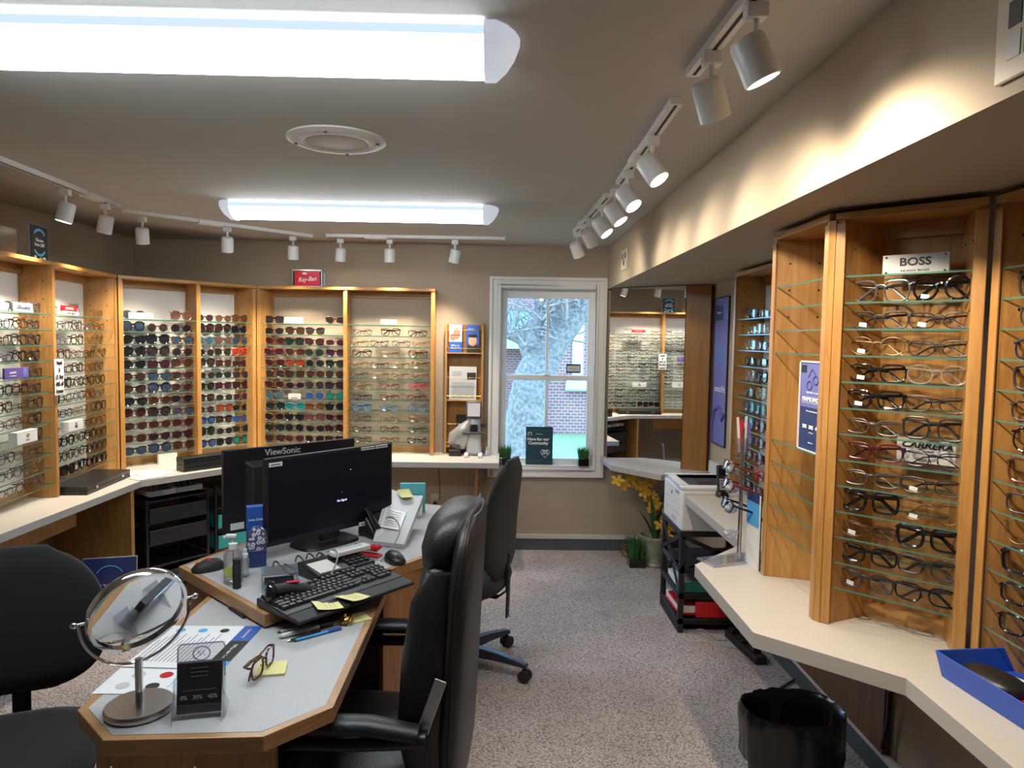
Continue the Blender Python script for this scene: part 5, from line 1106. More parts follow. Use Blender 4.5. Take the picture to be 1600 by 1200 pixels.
# document stand with papers
def quadthing(name, label, cat, pts, th, mat, extra=None, group=None):
    """thin sheet through 4 world points"""
    P = [Vector(p) for p in pts]; c = sum(P, Vector())/4; t = thing(name, label, cat, c, group=group); nrm = (P[1]-P[0]).cross(P[3]-P[0]).normalized()
    b = MB().add([p-c for p in P]+[p-c+nrm*th for p in P], [(3, 2, 1, 0), (4, 5, 6, 7), (0, 1, 5, 4), (1, 2, 6, 5), (2, 3, 7, 6), (3, 0, 4, 7)]); b.build('sheet', mat, t, smooth=0)
    if extra: extra(t, P, c, nrm)
    return t
def on(P, u, v, off, nrm, c): return P[0].lerp(P[1], u).lerp(P[3].lerp(P[2], u), v)-c+nrm*off
D0, D1, D2_, D3 = Vector((-.480, 2.70, ZU+.003)), Vector((-.355, 2.66, ZU+.003)), Vector((-.325, 3.00, .865)), Vector((-.475, 3.03, .905))
def docx(t, P, c, n):
    b = MB().add([on(P, .10, .25, .0215, n, c), on(P, .72, .25, .0215, n, c), on(P, .72, .62, .0215, n, c), on(P, .10, .62, .0215, n, c)], [(0, 1, 2, 3)]); b.build('printed_panel', M['whitep'], t)
    b = MB()
    for k in range(7): v_ = .30+k*.045; b.add([on(P, .16, v_, .022, n, c), on(P, .62, v_, .022, n, c), on(P, .62, v_+.008, .022, n, c), on(P, .16, v_+.008, .022, n, c)], [(0, 1, 2, 3)])
    b.build('printed_lines', M['inkg'], t)
quadthing('sloping_file', 'thick pale file of papers sloping up behind the front monitor', 'file', [D0, D1, D2_, D3], .02, M['lgrey'], docx)
b = MB().box(-.06, -.03, 0, .045, .03, .085); o = b.build('white_file_box', M['whitep'], loc=(-.39, 3.18, ZU+.0005), rot=(0, 0, .1)); tag(o, 'white upright file box behind the sloping file', 'box')
b = MB().box(-.07, -.015, 0, .045, .015, .135); o = b.build('teal_folder', M['teal'], loc=(-.385, 3.245, ZU+.0005), rot=(0, 0, .1)); o.data.materials[0] = plain('pale turquoise', (.12, .50, .55), .5); tag(o, 'turquoise folder standing behind the sloping file', 'folder')
def curled(name, label, c, rz_, w, d, curl, z, mat='yellow', lines=True, group='yellow sticky notes on the desk'):
    t = thing(name, label, 'sticky note', (c[0], c[1], z), rz_, group); b = MB(); n = 8; vs = []
    for i in range(n+1):
        u_ = i/n
        for v_ in (0, 1): vs.append(((v_-.5)*w, (u_-.5)*d, curl*(u_-.15)**2 if u_ > .15 else 0))
    b.add(vs, [(2*i, 2*i+1, 2*i+3, 2*i+2) for i in range(n)]); o = b.build('note_paper', M[mat], t)
    if lines:
        b = MB()
        for k in range(3): y_ = -.25*d+k*.16*d; u_ = y_/d+.5; zz = curl*max(0, u_-.15)**2+.0008; b.add([(-w*.35, y_, zz), (w*.28, y_, zz), (w*.28, y_+.0012, zz), (-w*.35, y_+.0012, zz)], [(0, 1, 2, 3)])
        b.build('handwriting', M['inkg'], t)
    return t
curled('sticky_note', 'pale yellow note curling over the top of the sloping file', (-.395, 2.985), .5, .055, .065, .03, .900, lines=False)
p1 = atZ(565, 952, .785); curled('sticky_note', 'left of the two yellow notes on the keyboard wrist rest', (-.500, 2.045), math.radians(120), .076, .076, .012, .7790)
curled('sticky_note', 'right of the two yellow notes on the keyboard wrist rest, hanging off the desk', (-.440, 2.108), math.radians(150), .076, .080, .014, .7800)
p = atZ(424, 1047, ZD); t = thing('sticky_note_pad', 'yellow sticky note pad under the eyeglasses on the lower desk', 'note pad', (p.x, p.y, ZD+.0005), .18); b = MB().box(-.037, -.037, 0, .037, .037, .006); b.build('pad', M['yellow'], t)
p = atZ(556, 965, ZD); t = thing('sticky_note_pad', 'yellow note pad on the lower desk beneath the gold clip', 'note pad', (p.x, p.y-.01, ZD+.0005), .6); b = MB().box(-.040, -.034, 0, .040, .034, .003); b.build('pad', M['yellow'], t)
p = atZ(542, 975, ZD); t = thing('gold_clip', 'ornate gold hair clip on the yellow note pad near the keyboard', 'clip', (p.x, p.y, ZD+.0036), .4)
b = MB()
for k in range(7): a = 2*PI*k/7; b.tube([(math.cos(a)*.010+.009*math.cos(a+q_*2*PI/8), math.sin(a)*.010+.009*math.sin(a+q_*2*PI/8)*1.1, .009+.006*math.cos(q_*2*PI/8+k)) for q_ in range(8)], .0024, 6, closed=True)
b.pillow((0, 0, .012), (.014, .014, .014), 2); b.build('petal_rings', M['gold'], t); b = MB().pillow((-.004, .006, .020), (.010, .008, .012), 2); b.build('silver_knob', M['chrome'], t)
# pens
def pen(label, a, c_, r, mats, z=ZD, cap=.3):
    a = Vector((a.x, a.y, z+r+.0006)); c_ = Vector((c_.x, c_.y, z+r+.0006)); t = thing('pen', label, 'pen', a, group='pens on the lower desk'); d = c_-a
    b = MB().cyl((0, 0, 0), d*(1-cap), r*.9, n=12); b.build('barrel', M[mats[0]], t); b = MB().cyl(d*(1-cap), d, r, r, n=12); b.build('cap', M[mats[1]], t)
    b = MB().cyl(-d.normalized()*.010, (0, 0, 0), r*.2, r*.85, n=10); b.build('tip', M[mats[2]], t); b = MB().cbox(d*(.97-cap*.5)+Vector((0, 0, r)), (d.length*cap*.8, .003, .002), Vector((1, 0, 0)).rotation_difference(d).to_matrix()); b.build('pocket_clip', M[mats[1]], t)
pen('grey pen nearest the keyboard on the lower desk', atZ(438, 990, ZD), atZ(522, 972, ZD), .0045, ('lgrey', 'darkgrey', 'ink'))
pen('white marker with a black cap on the lower desk', atZ(440, 998, ZD), atZ(519, 978, ZD), .0075, ('whitep', 'black', 'lgrey'), cap=.27)
pen('black and white pen in front of the white marker', atZ(453, 1003, ZD), atZ(500, 988, ZD), .004, ('darkgrey', 'ink', 'chrome'))
pen('blue pen nearest the chair among the pens', atZ(462, 1003, ZD), atZ(533, 984, ZD), .0045, ('sky', 'blue', 'ink'))
pen('black pen lying along the raised desk edge', atZ(359, 952, ZD), atZ(382, 967, ZD), .0045, ('ink', 'blackm', 'ink'))
pen('dark blue pen lying along the raised desk edge', atZ(366, 950, ZD), atZ(398, 967, ZD), .0042, ('blue', 'navy', 'ink'))
p = atZ(421, 1053, ZD); t = glasses((p.x-.012, p.y-.0, ZD+.0070), 1.30, 'square', 'tortoise', 'clear', 'dark tortoiseshell eyeglasses lying folded on the yellow note pad', 'eyeglasses off the shelves', 'eyeglasses', 'pair_of_eyeglasses', thick=1.1, rot=(0, 0, 1.48))

# desk mirror
p = atZ(218, 1110, ZD); t = thing('vanity_mirror', 'round chrome tilting mirror on a stand on the lower desk', 'mirror', (p.x, p.y, ZD+.0005), .80)
b = MB().lathe([(.070, 0), (.073, .004), (.073, .013), (.070, .017), (.055, .0175), (.001, .018)], n=48); b.build('base', M['steel'], t, smooth=50)
b = MB().cyl((0, 0, .017), (0, 0, .120), .0085, n=20); b.build('pole', M['chrome'], t)
MC = Vector((0, 0, .232)); tilt = .12
b = MB(); pts = []
for k in range(25): a = PI+PI*k/24; pts.append((MC.x+.118*math.cos(a), .0, MC.z+.118*math.sin(a)))
b.tube(pts, .0035, 8); b.build('yoke', M['chrome'], t, rot=(0, 0, 0))
hd = MB(); vs = [];
hd.T = Matrix.Rotation(PI/2, 4, 'X')
hd.lathe([(.096, -.012), (.103, -.012), (.106, -.006), (.106, .006), (.103, .012), (.096, .012), (.096, .006), (.096, -.006)], n=56)
h_ = hd.build('mirror_rim', M['chrome'], t, loc=MC, rot=(.37, 0, 0), smooth=50)
g_ = MB(); g_.T = Matrix.Rotation(PI/2, 4, 'X'); g_.cyl((0, 0, -.004), (0, 0, .004), .097, n=56); g_.build('mirror_face', M['mirror'], h_, smooth=40)
for s in (-1, 1): b = MB().cyl((s*.104, 0, 0), (s*.122, 0, 0), .003, n=10).pillow((s*.127, 0, 0), (.014, .014, .014), 2, n=14); b.build('pivot_knob', M['chrome'], h_)

# brochure holder
p = atZ(309, 1122, ZD); t = thing('brochure_stand', 'clear plastic stand holding a black leaflet on the lower desk', 'brochure holder', (p.x, p.y+.01, ZD+.0005), .22)
Rl = Euler((-.15, 0, 0)).to_matrix()
b = MB(); b.T = Rl.to_4x4(); b.box(-.050, .010, .004, .050, .0125, .155).box(-.050, -.016, .010, .050, -.0135, .030).box(-.053, -.016, .006, -.050, .012, .085).box(.050, -.016, .006, .053, .012, .085); b.build('holder', M['acry'], t, smooth=0)
b = MB(); b.T = Rl.to_4x4(); pts = [(-.050, .011, .08), (-.050, .011, .145), (-.044, .011, .155), (.044, .011, .155), (.050, .011, .145), (.050, .011, .08)]; b.tube(pts, .0015, 6)
pts = [(.0+.018*math.cos(2*PI*k/20), .0095, .133+.015*math.sin(2*PI*k/20)) for k in range(20)]; b.tube(pts, .0015, 5, closed=True); pts = [(-.008+.002*k, .009, .133+.006*math.sin(k*1.4)) for k in range(9)]; b.tube(pts, .0008, 4)
b.build('embossed_edge', M['acrye'], t)
b = MB(); b.add([(-.056, -.016, 0), (-.050, -.040, -.0), (-.050, -.016, .075), (-.056, .05, 0)], [(0, 1, 2), (0, 2, 3)]); b.add([(.056, -.016, 0), (.050, -.040, -.0), (.050, -.016, .075), (.056, .05, 0)], [(0, 1, 2), (0, 2, 3)]); b.build('side_fin', M['acrye'], t, smooth=0)
lf = thing('leaflet', 'black folded leaflet with white figures inside the clear stand', 'leaflet', t.location+Vector((0, 0, .004)), rot=(-.15, 0, .22)); b = MB().box(-.046, -.011, .006, .047, .006, .115); b.build('cover', plain('charcoal card', (.035, .035, .042), .5), lf)
lettering('0%   30%   40%', .0125, M['lgrey'], lf, (0, -.0118, .040)); b = MB()
for k in range(3): b.box(-.018, -.0116, .085+k*.009, .018, -.0112, .0862+k*.009)
b.box(-.035, -.0116, .055, .035, -.0112, .056); b.build('printed_lines', M['grey'], lf)
# printed leaflets on the desk
W0 = [atZ(q_[0], q_[1], ZD+.001) for q_ in ((192, 1042), (285, 1045), (412, 980), (272, 978))]
W0 = [atZ(*q_, ZD+.001) for q_ in ((191, 1042), (348, 1046), (411, 979), (271, 978))]
def prn(t, P, c, n):
    def q4(u0, u1, v0, v1, off=.0012): return [on(P, u0, v0, off, n, c), on(P, u1, v0, off, n, c), on(P, u1, v1, off, n, c), on(P, u0, v1, off, n, c)]
    b = MB(); b.add(q4(.80, 1, .62, 1), [(0, 1, 2, 3)]); b.build('blue_corner', M['blue'], t); b = MB(); b.add(q4(.80, 1, .16, .62), [(0, 1, 2, 3)]); b.build('dark_band', M['ink'], t); b = MB(); b.add(q4(.80, 1, 0, .16), [(0, 1, 2, 3)]); b.build('cyan_corner', M['sky'], t)
    b = MB()
    for k in range(15): u_ = .04+k*.042; b.add(q4(u_, u_+.012, .12, .12+.50+.08*((k*7) % 3)), [(0, 1, 2, 3)])
    b.build('printed_lines', M['inkg'], t)
    for k, mm in enumerate(('inklb', 'inklb', 'ink')): 
        b = MB(); cc_ = on(P, .15+k*.24, .87, .0013, n, c); b.cyl(cc_, cc_+Vector((0, 0, .0006)), .013, n=18); b.build('round_picture', M[mm], t)
    e_ = (P[2]-P[1]).normalized(); a_ = math.atan2(-e_.y, -e_.x)
    o = lettering('Who we are', .016, M['inkw'], t, on(P, .90, .38, .0016, n, c), rot=(0, 0, a_)); o = lettering('Community', .012, M['inkw'], t, on(P, .90, .80, .0016, n, c), rot=(0, 0, a_))
quadthing('leaflet_sheet', 'large white printed leaflet with blue and black corner on the lower desk', 'leaflet', W0, .001, M['paper'], prn)
W1 = [atZ(*q_, ZD+.001) for q_ in ((144, 1083), (298, 1084), (345, 1048), (190, 1043))]
W1 = [w_-Vector((0, .004, 0)) for w_ in W1]
def prn2(t, P, c, n):
    for k, (u_, v_, mm) in enumerate(((.20, .30, 'lgrey'), (.20, .74, 'lgrey'), (.50, .30, 'ink'), (.47, .76, 'red'))): b = MB(); cc_ = on(P, u_+.08*v_, v_, .0013, n, c); b.cyl(cc_, cc_+Vector((0, 0, .0006)), .016, n=20); b.build('round_picture', M[mm], t)
    b = MB()
    for k in range(5): u_ = .68+k*.05; b.add([on(P, u_, .25, .0012, n, c), on(P, u_+.012, .25, .0012, n, c), on(P, u_+.012, .75, .0012, n, c), on(P, u_, .75, .0012, n, c)], [(0, 1, 2, 3)])
    b.build('printed_lines', M['inklb'], t)
quadthing('leaflet_sheet', 'white leaflet with four round pictures behind the mirror base', 'leaflet', W1, .001, M['paper'], prn2)
# roll below the desk
t = thing('wrapped_bundle', 'teal rolls wrapped in pink printed paper under the front edge of the desk', 'package', (-.705, 1.385, .565)); 
b = MB().cyl((-.085, 0, 0), (.085, 0, 0), .040, n=32); b.build('pink_wrapper', M['pink'], t); b = MB().pillow((-.095, 0, -.002), (.06, .072, .072), 2.6).pillow((.105, 0, -.002), (.085, .074, .074), 2.6); b.build('teal_roll', M['teal'], t)
b = MB().cyl((.0, 0, 0), (.002, 0, 0), .0412, n=32).cyl((.006, 0, 0), (.008, 0, 0), .0412, n=32); b.build('string', M['gold'], t); lettering('ANNIE', .022, M['inkg'], t, (-.03, -.041, -.010)); b = MB().tube([(-.08, .02, .12), (-.085, .01, .04), (-.08, .0, .03)], .002, 6).tube([(.09, .02, .12), (.085, .01, .04), (.08, .0, .03)], .002, 6); b.build('hanging_strap', M['pink'], t)
# ------------------------------------------------------------------ chairs (local: sitter faces -y)
def star_base(t, hub_z, r, a0, mat, cast=.028, colr='black'):
    b = MB().cyl((0, 0, .06), (0, 0, hub_z), .026, n=20).cyl((0, 0, .06), (0, 0, .13), .036, n=20); b.build('gas_column', M[colr], t)
    for k in range(5):
        a = a0+k*2*PI/5; d = Vector((math.cos(a), math.sin(a), 0)); b = MB(); s = Vector((-d.y, d.x, 0))
        P = []
        for (q, w, z0, z1) in ((.02, .028, .075, .125), (.18, .024, .078, .115), (r*.92, .020, .070, .095), (r+.01, .018, .066, .085)): P.append([d*q+s*w+Vector((0, 0, z0)), d*q-s*w+Vector((0, 0, z0)), d*q-s*w*.8+Vector((0, 0, z1)), d*q+s*w*.8+Vector((0, 0, z1))])
        vs = [v for p_ in P for v in p_]; fs = [(i*4+j, i*4+(j+1) % 4, i*4+4+(j+1) % 4, i*4+4+j) for i in range(3) for j in range(4)]+[(3, 2, 1, 0), (12, 13, 14, 15)]
        b.add(vs, fs); b.build('base_leg', M[mat], t, bevel=.004)
        b = MB(); c = d*r; 
        for sg in (-1, 1): b.cyl(c+s*sg*.006+Vector((0, 0, cast)), c+s*sg*.024+Vector((0, 0, cast)), cast, n=20)
        b.cyl(c+Vector((0, 0, cast)), c+Vector((0, 0, .075)), .008, n=10).box(c.x-.012, c.y-.012, cast, c.x+.012, c.y+.012, cast+.020); b.build('caster', M['blackm'], t, smooth=40)
def curve_back(secs, name, mat, t, n=60, smooth=60, bend=.0, **k):
    """secs: (z, halfwidth, y_front, y_rear, exponent) -> lofted cushion; bend: sides come forward"""
    b = MB(); vs = []
    for (z, w, y0, y1, e) in secs:
        for i in range(n):
            a = 2*PI*i/n; c, s_ = math.cos(a), math.sin(a); x = w*math.copysign(abs(c)**(2/e), c); y = (y0+y1)/2+(y1-y0)/2*math.copysign(abs(s_)**(2/e), s_); vs.append((x, y-bend*(x/.25)**2, z))
    N = len(secs); fs = [(i*n+k_, i*n+(k_+1) % n, (i+1)*n+(k_+1) % n, (i+1)*n+k_) for i in range(N-1) for k_ in range(n)]+[tuple(range(n-1, -1, -1)), tuple(range((N-1)*n, N*n))]
    b.add(vs, fs); return b.build(name, M[mat], t, smooth=smooth, **k)
# black leather executive chair
LCx, LCy = -.375, 1.905
t = thing('leather_chair', 'high-backed black leather office chair in the middle foreground', 'office chair', (LCx, LCy, .0005), math.radians(-94)); t.scale = (1, 1, .978)
star_base(t, .36, .32, .5, 'black')
b = MB().box(-.12, -.14, .34, .12, .14, .38); b.build('tilt_mechanism', M['black'], t, bevel=.008)
b = MB().pillow((0, -.02, .425), (.54, .52, .125), 3.4, n=36); b.build('seat', M['leather'], t, smooth=60)
b = MB().pillow((0, -.03, .475), (.46, .44, .060), 3.6, n=32); o = b.build('seat_cushion', M['leather'], t, smooth=60); b = MB().box(-.0015, -.23, .503, .0015, .17, .5065); b.build('seam', M['black'], o)
yb0 = .19
curve_back([(.42, .17, yb0+.055, yb0+.115, 2.6), (.46, .225, yb0+.045, yb0+.120, 3), (.60, .245, yb0+.050, yb0+.125, 3.4), (.80, .250, yb0+.062, yb0+.132, 3.4), (.98, .245, yb0+.075, yb0+.140, 3.4), (1.07, .225, yb0+.085, yb0+.145, 3.2), (1.12, .185, yb0+.09, yb0+.147, 2.8), (1.145, .12, yb0+.10, yb0+.145, 2.4)], 'back_shell', 'leather', t, bend=-.0)
curve_back([(.44, .16, yb0-.005, yb0+.07, 2.6), (.50, .20, yb0-.030, yb0+.07, 2.8), (.64, .215, yb0-.035, yb0+.075, 3), (.84, .215, yb0-.018, yb0+.085, 3), (.97, .205, yb0-.01, yb0+.095, 3), (1.02, .19, yb0+.005, yb0+.095, 2.8), (1.035, .16, yb0+.03, yb0+.09, 2.6)], 'back_cushion', 'leather', t)
for s in (-1, 1):
    b = MB().loft([(s*.205, yb0+.030, .50, .030, .045, 2.4), (s*.215, yb0+.020, .62, .036, .060, 2.4), (s*.215, yb0+.030, .80, .036, .060, 2.4), (s*.205, yb0+.045, .95, .034, .055, 2.4), (s*.185, yb0+.060, 1.02, .025, .035, 2.2)], n=20); b.build('side_bolster', M['leather'], t, smooth=60)
curve_back([(.985, .15, yb0+.015, yb0+.10, 2.4), (1.005, .175, yb0-.005, yb0+.11, 2.6), (1.06, .185, yb0-.008, yb0+.125, 2.8), (1.11, .170, yb0+.005, yb0+.140, 2.6), (1.145, .130, yb0+.035, yb0+.142, 2.3), (1.158, .07, yb0+.07, yb0+.135, 2)], 'headrest', 'leather', t)
pts = []
for z, w, y in ((.46, .220, yb0+.09), (.6, .243, yb0+.092), (.8, .249, yb0+.10), (.98, .246, yb0+.11), (1.07, .226, yb0+.118), (1.12, .188, yb0+.122), (1.149, .125, yb0+.125)): pts.append((w, y, z))
pts = pts+[(-x, y, z) for x, y, z in pts[::-1]]; b = MB().tube(pts, .0045, 6); b.build('piping', M['leather'], t, smooth=60)
for s in (-1, 1):
    b = MB().tube([(s*.285, .215, .655), (s*.29, .10, .675), (s*.29, -.05, .672), (s*.285, -.125, .655)], 0, 14, rs=[(.030, .020), (.034, .022), (.034, .022), (.026, .016)], flat=(1, 0, 0)); b.build('arm_pad', M['leather'], t, smooth=60)
    b = MB().tube([(s*.285, .235, .64), (s*.29, .05, .625), (s*.288, -.13, .62), (s*.285, -.20, .56), (s*.275, -.15, .46), (s*.25, -.04, .395)], 0, 12, rs=[(.018, .020), (.020, .016), (.020, .016), (.020, .022), (.020, .016), (.020, .014)], flat=(1, 0, 0)); a_ = b.build('arm_frame', M['black'], t, smooth=60)
    b = MB().beam((s*.262, yb0+.075, .78), (s*.262, yb0+.020, .615), .030, .006, up=(1, 0, 0)); b.build('chrome_bracket', M['steel'], a_, bevel=.002)
# fabric task chair behind it
def task_chair(label, loc, rz_, a0, back, arms=True, bar=True, seat_z=.46, group='black fabric office chairs'):
    t = thing('task_chair', label, 'office chair', loc, rz_, group); star_base(t, seat_z-.09, .33, a0-rz_, 'darkblue' if 'darkblue' in M else 'black')
    b = MB().box(-.10, -.12, seat_z-.10, .10, .13, seat_z-.06); b.build('tilt_mechanism', M['black'], t, bevel=.008)
    b = MB().loft([(0, -.02, seat_z-.06, .20, .19, 2.8), (0, -.02, seat_z-.045, .235, .23, 3), (0, -.02, seat_z-.01, .245, .24, 3), (0, -.02, seat_z+.018, .235, .23, 3), (0, -.02, seat_z+.03, .19, .185, 2.8)], n=40); b.build('seat', M['fabric'], t, smooth=60)
    w, z0, z1, yy, rec = back; secs = []
    for k in range(25):
        u_ = k/24; z = z0+(z1-z0)*u_; q_ = (abs(u_-.42)/.58 if u_ > .42 else abs(u_-.42)/.42*.93); ww = w*max(.10, (1-q_**2.6))**.5; y_ = yy+rec*u_-.02*math.sin(PI*u_); th = .034*min(1, .35+6*min(u_, 1-u_)); secs.append((z, ww, y_-th, y_+th, 2.6))
    curve_back(secs, 'backrest', 'fabric', t, bend=.022)
    b = MB().tube([(0, .05, seat_z-.08), (0, yy-.02, seat_z-.09), (0, yy+.030, seat_z-.05), (0, yy+.030, z0+.08), (0, yy+.02, z0+.16)], 0, 8, rs=[(.026, .006)]*5, flat=(1, 0, 0)); b.build('back_bar', M['black'], t, smooth=60)
    if bar: b = MB().beam((0.0, yy+.036, z0+.04), (0, yy+.030, z0-.20), .034, .010, up=(0, 1, 0)); b.build('height_slide', M['black'], t, bevel=.004)
    if arms:
        for s in (-1, 1):
            b = MB().tube([(s*.29, .09, seat_z+.245), (s*.29, -.02, seat_z+.25), (s*.29, -.15, seat_z+.24)], 0, 12, rs=[(.030, .015), (.032, .017), (.028, .012)], flat=(1, 0, 0)); b.build('arm_pad', M['black'], t, smooth=60)
            b = MB().tube([(s*.285, -.03, seat_z+.24), (s*.29, -.03, seat_z+.05), (s*.27, -.03, seat_z-.07), (s*.12, -.03, seat_z-.075)], 0, 10, rs=[(.014, .025)]*4); b.build('arm_post', M['black'], t, smooth=60)
    return t
M['darkblue'] = plain('dark blue-black nylon', (.020, .028, .045), .4)
task_chair('black fabric office chair with oval back behind the leather chair, by the window', (-.166, 3.290, .0005), math.radians(-110), math.radians(11.8+36), (.205, .48, 1.03, .20, .05))
task_chair('black fabric office chair with rounded back in the lower left corner', (-1.325, 1.83, .0005), math.radians(22), 1.1, (.235, .505, .93, .245, .04), arms=False, bar=True, seat_z=.44)

# ------------------------------------------------------------------ printer trolley
px0, px1, py0, py1 = .985, 1.398, 3.715, 4.145; ZT = .655-.06
cz = .56
t = thing('printer_trolley', 'black X-braced trolley with shelves under the white printer', 'trolley', (px0, py0, .0005)); w, d = px1-px0, py1-py0
for sx in (0, w-.028):
    for sy in (0, d-.028): b = MB().box(sx, sy, .0, sx+.028, sy+.028, cz-.012); b.build('post', M['blackm'], t, bevel=.002)
b = MB().box(-.004, -.004, cz-.030, w+.004, d+.004, cz-.0); b.build('top_shelf', M['blackm'], t, bevel=.003)
for zz, nm in ((.345, 'middle_shelf'), (.205, 'lower_shelf'), (.065, 'bottom_shelf')):
    b = MB().box(0, 0, zz-.018, w, d, zz).box(.0, 0, zz, w, .008, zz+.014).box(0, 0, zz, .008, d, zz+.014); b.build(nm, M['blackm'], t, bevel=.002)
for (a, c) in (((.014, .004, .36), (w-.014, .004, .53)), ((.014, .004, .53), (w-.014, .004, .36)), ((.004, .02, .22), (.004, d-.02, .53)), ((.004, .02, .53), (.004, d-.02, .36))):
    b = MB().beam(a, c, .008, .022); b.build('cross_brace', M['blackm'], t)
b = MB().box(.0, .02, .0, .006, d-.02, .045); b.build('lower_rail', M['blackm'], t)
t = thing('printer', 'white laser printer with dark output tray on the black trolley', 'printer', (px0-.005, py0-.012, cz+.001)); pw, pd, ph = .405, .40, .245
b = MB().box(0, 0, .0, pw, pd, ph-.02); b.build('body', M['whitep'], t, bevel=.014, seg=3)
b = MB(); z0, z1 = ph-.022, ph; b.box(0, 0, z0, pw, .045, z1).box(0, pd-.05, z0, pw, pd, z1).box(0, .045, z0, .055, pd-.05, z1).box(pw-.05, .045, z0, pw, pd-.05, z1); b.build('top_frame', M['whitep'], t, bevel=.006)
b = MB().add([(.055, .045, ph-.018), (pw-.05, .045, ph-.0195), (pw-.05, pd-.05, ph-.0195), (.055, pd-.05, ph-.018)], [(0, 1, 2, 3)]); b.build('output_tray', M['darkgrey'], t)
b = MB().box(.12, .07, ph-.016, .36, .20, ph-.010); b.build('tray_flap', M['black'], t, bevel=.002)
b = MB().box(-.0012, .03, .082, .0, pd-.03, .0835).box(-.0012, .03, .135, .0, pd-.03, .136); b.build('panel_seam', M['grey'], t); b = MB().cyl((-.0008, pd*.52, .172), (-.0022, pd*.52, .172), .010, n=20); b.build('round_logo', M['darkgrey'], t); b = MB().box(-.002, .10, .03, 0, .20, .055); b.build('tray_handle', M['sky'] if 0 else M['lgrey'], t, bevel=.003)
b = MB().box(-.001, .05, .19, 0, .13, .205); b.build('button_panel', M['grey'], t)
for i, (x0_, y0_, z_, w_, d_, h_, mt_, lb) in enumerate([(.01, .03, .221, .21, .30, .030, 'paper', 'white stack of paper on the middle of the trolley shelves'), (.24, .05, .221, .16, .28, .020, 'lgrey', 'grey paper stack at the back of the trolley middle shelf'), (.02, .05, .081, .20, .28, .045, 'paper', 'white and red paper pack on the bottom trolley shelf, left'), (.10, .01, .081, .30, .03, .085, 'red', 'bright red folder standing along the bottom trolley shelf')]):
    t = thing('paper_stack' if i < 3 else 'red_folder', lb, 'paper' if i < 3 else 'folder', (px0+x0_, py0+y0_, z_), .03*(i-1) if i < 3 else 0); b = MB().box(0, 0, 0, w_, d_, h_); b.build('stack', M[mt_], t, bevel=.002)
    if i == 2: b = MB().box(-.006, -.004, .0, w_*.6, d_, .012).box(-.004, .02, h_, w_*.5, d_*.8, h_+.010); b.build('red_cover', M['red'], t)
    if i == 3: b = MB().box(.01, -.003, .05, w_-.02, .0, .055).box(.01, -.003, .02, .1, 0, .024); b.build('spine_crease', M['redsign'], t)
t = thing('green_folder', 'dark green folder edge on the trolley shelf beside the paper', 'folder', (px0+.006, py0+.01, .2215)); b = MB().box(-.01, 0, 0, .20, .02, .05); b.build('cover', plain('green card', (.01, .12, .09), .5), t)
# cordless phone
p = atZ(1127, 777, ZR); t = thing('cordless_phone', 'black cordless phone standing in its charger on the right counter', 'telephone', (p.x+.01, p.y+.02, ZR+.0005), .1)
b = MB().loft([(0, 0, 0, .032, .040, 3), (0, 0, .018, .030, .034, 3), (0, .01, .035, .022, .018, 3)], n=24); b.build('charger', M['blackg'], t)
b = MB(); b.T = Euler((-.18, 0, 0)).to_matrix().to_4x4(); b.box(-.023, -.012, .018, .023, .012, .165); hs_ = b.build('handset', M['black'], t, bevel=.005, seg=3)
b = MB(); b.T = Euler((-.18, 0, 0)).to_matrix().to_4x4(); b.box(-.016, -.0135, .110, .016, -.012, .145); b.build('display', M['scrn'], hs_)
b = MB(); b.T = Euler((-.18, 0, 0)).to_matrix().to_4x4()
for i in range(3):
    for j in range(5): b.box(-.016+i*.0115, -.0138, .035+j*.0125, -.0075+i*.0115, -.012, .043+j*.0125)
b.build('keypad', M['lgrey'], hs_)
# display stand with eyeglasses
p = atZ(1150, 880, ZR); sx_, sy_ = p.x+.02, p.y+.03
t = thing('eyewear_stand', 'clear acrylic display stand holding eyeglasses on the right counter', 'display stand', (sx_, sy_, ZR+.0005), .35)
b = MB().cyl((0, 0, .01), (0, 0, .50), .0075, n=16); b.build('rod', M['steel'], t)
b = MB().prism([(-.14, -.04), (.14, -.04), (.14, .06), (-.14, .06)], 0, .008); b.build('base_plate', M['acry'], t, smooth=0); b = MB().box(-.14, -.042, 0, .14, -.039, .009).box(-.142, -.04, 0, -.139, .06, .009).cyl((0, 0, .008), (0, 0, .03), .013, n=16); b.build('polished_edge', M['acrye'], t)
HZ = [.36, .29, .215, .12]
for z in HZ:
    b = MB().pillow((-.052, -.010, z-.012), (.050, .038, .034), 2.4, n=20).beam((-.05, 0, z-.010), (0, 0, z-.010), .012, .006); b.build('nose_rest', M['acrye'], t, smooth=60)
for z, fr, lb in ((HZ[0], 'tortoise', 'uppermost dark eyeglasses on the clear counter stand, arms toward the right'), (HZ[1], 'burgundy', 'second dark eyeglasses down the clear counter stand'), (HZ[2], 'black', 'third eyeglasses down the clear counter stand, curved black arm')):
    glasses((sx_-.060, sy_+.0, ZR+z-.020), -1.05, 'rectangular', fr, 'coated', lb, 'eyeglasses on the acrylic counter stand', 'eyeglasses', 'pair_of_eyeglasses', mode='open', thick=1.8, rot=(-.32, 0, -.95-PI/2+.9))
t = thing('leaflet_holder', 'clear pocket of leaflets at the top of the counter display stand', 'leaflet holder', (sx_, sy_, ZR+.505), -.2)
b = MB().box(-.025, -.014, -.10, .025, -.012, -.04).box(-.025, -.012, -.102, .025, .018, -.10).box(-.025, .016, -.10, .025, .018, -.0); b.build('pocket', M['acry'], t)
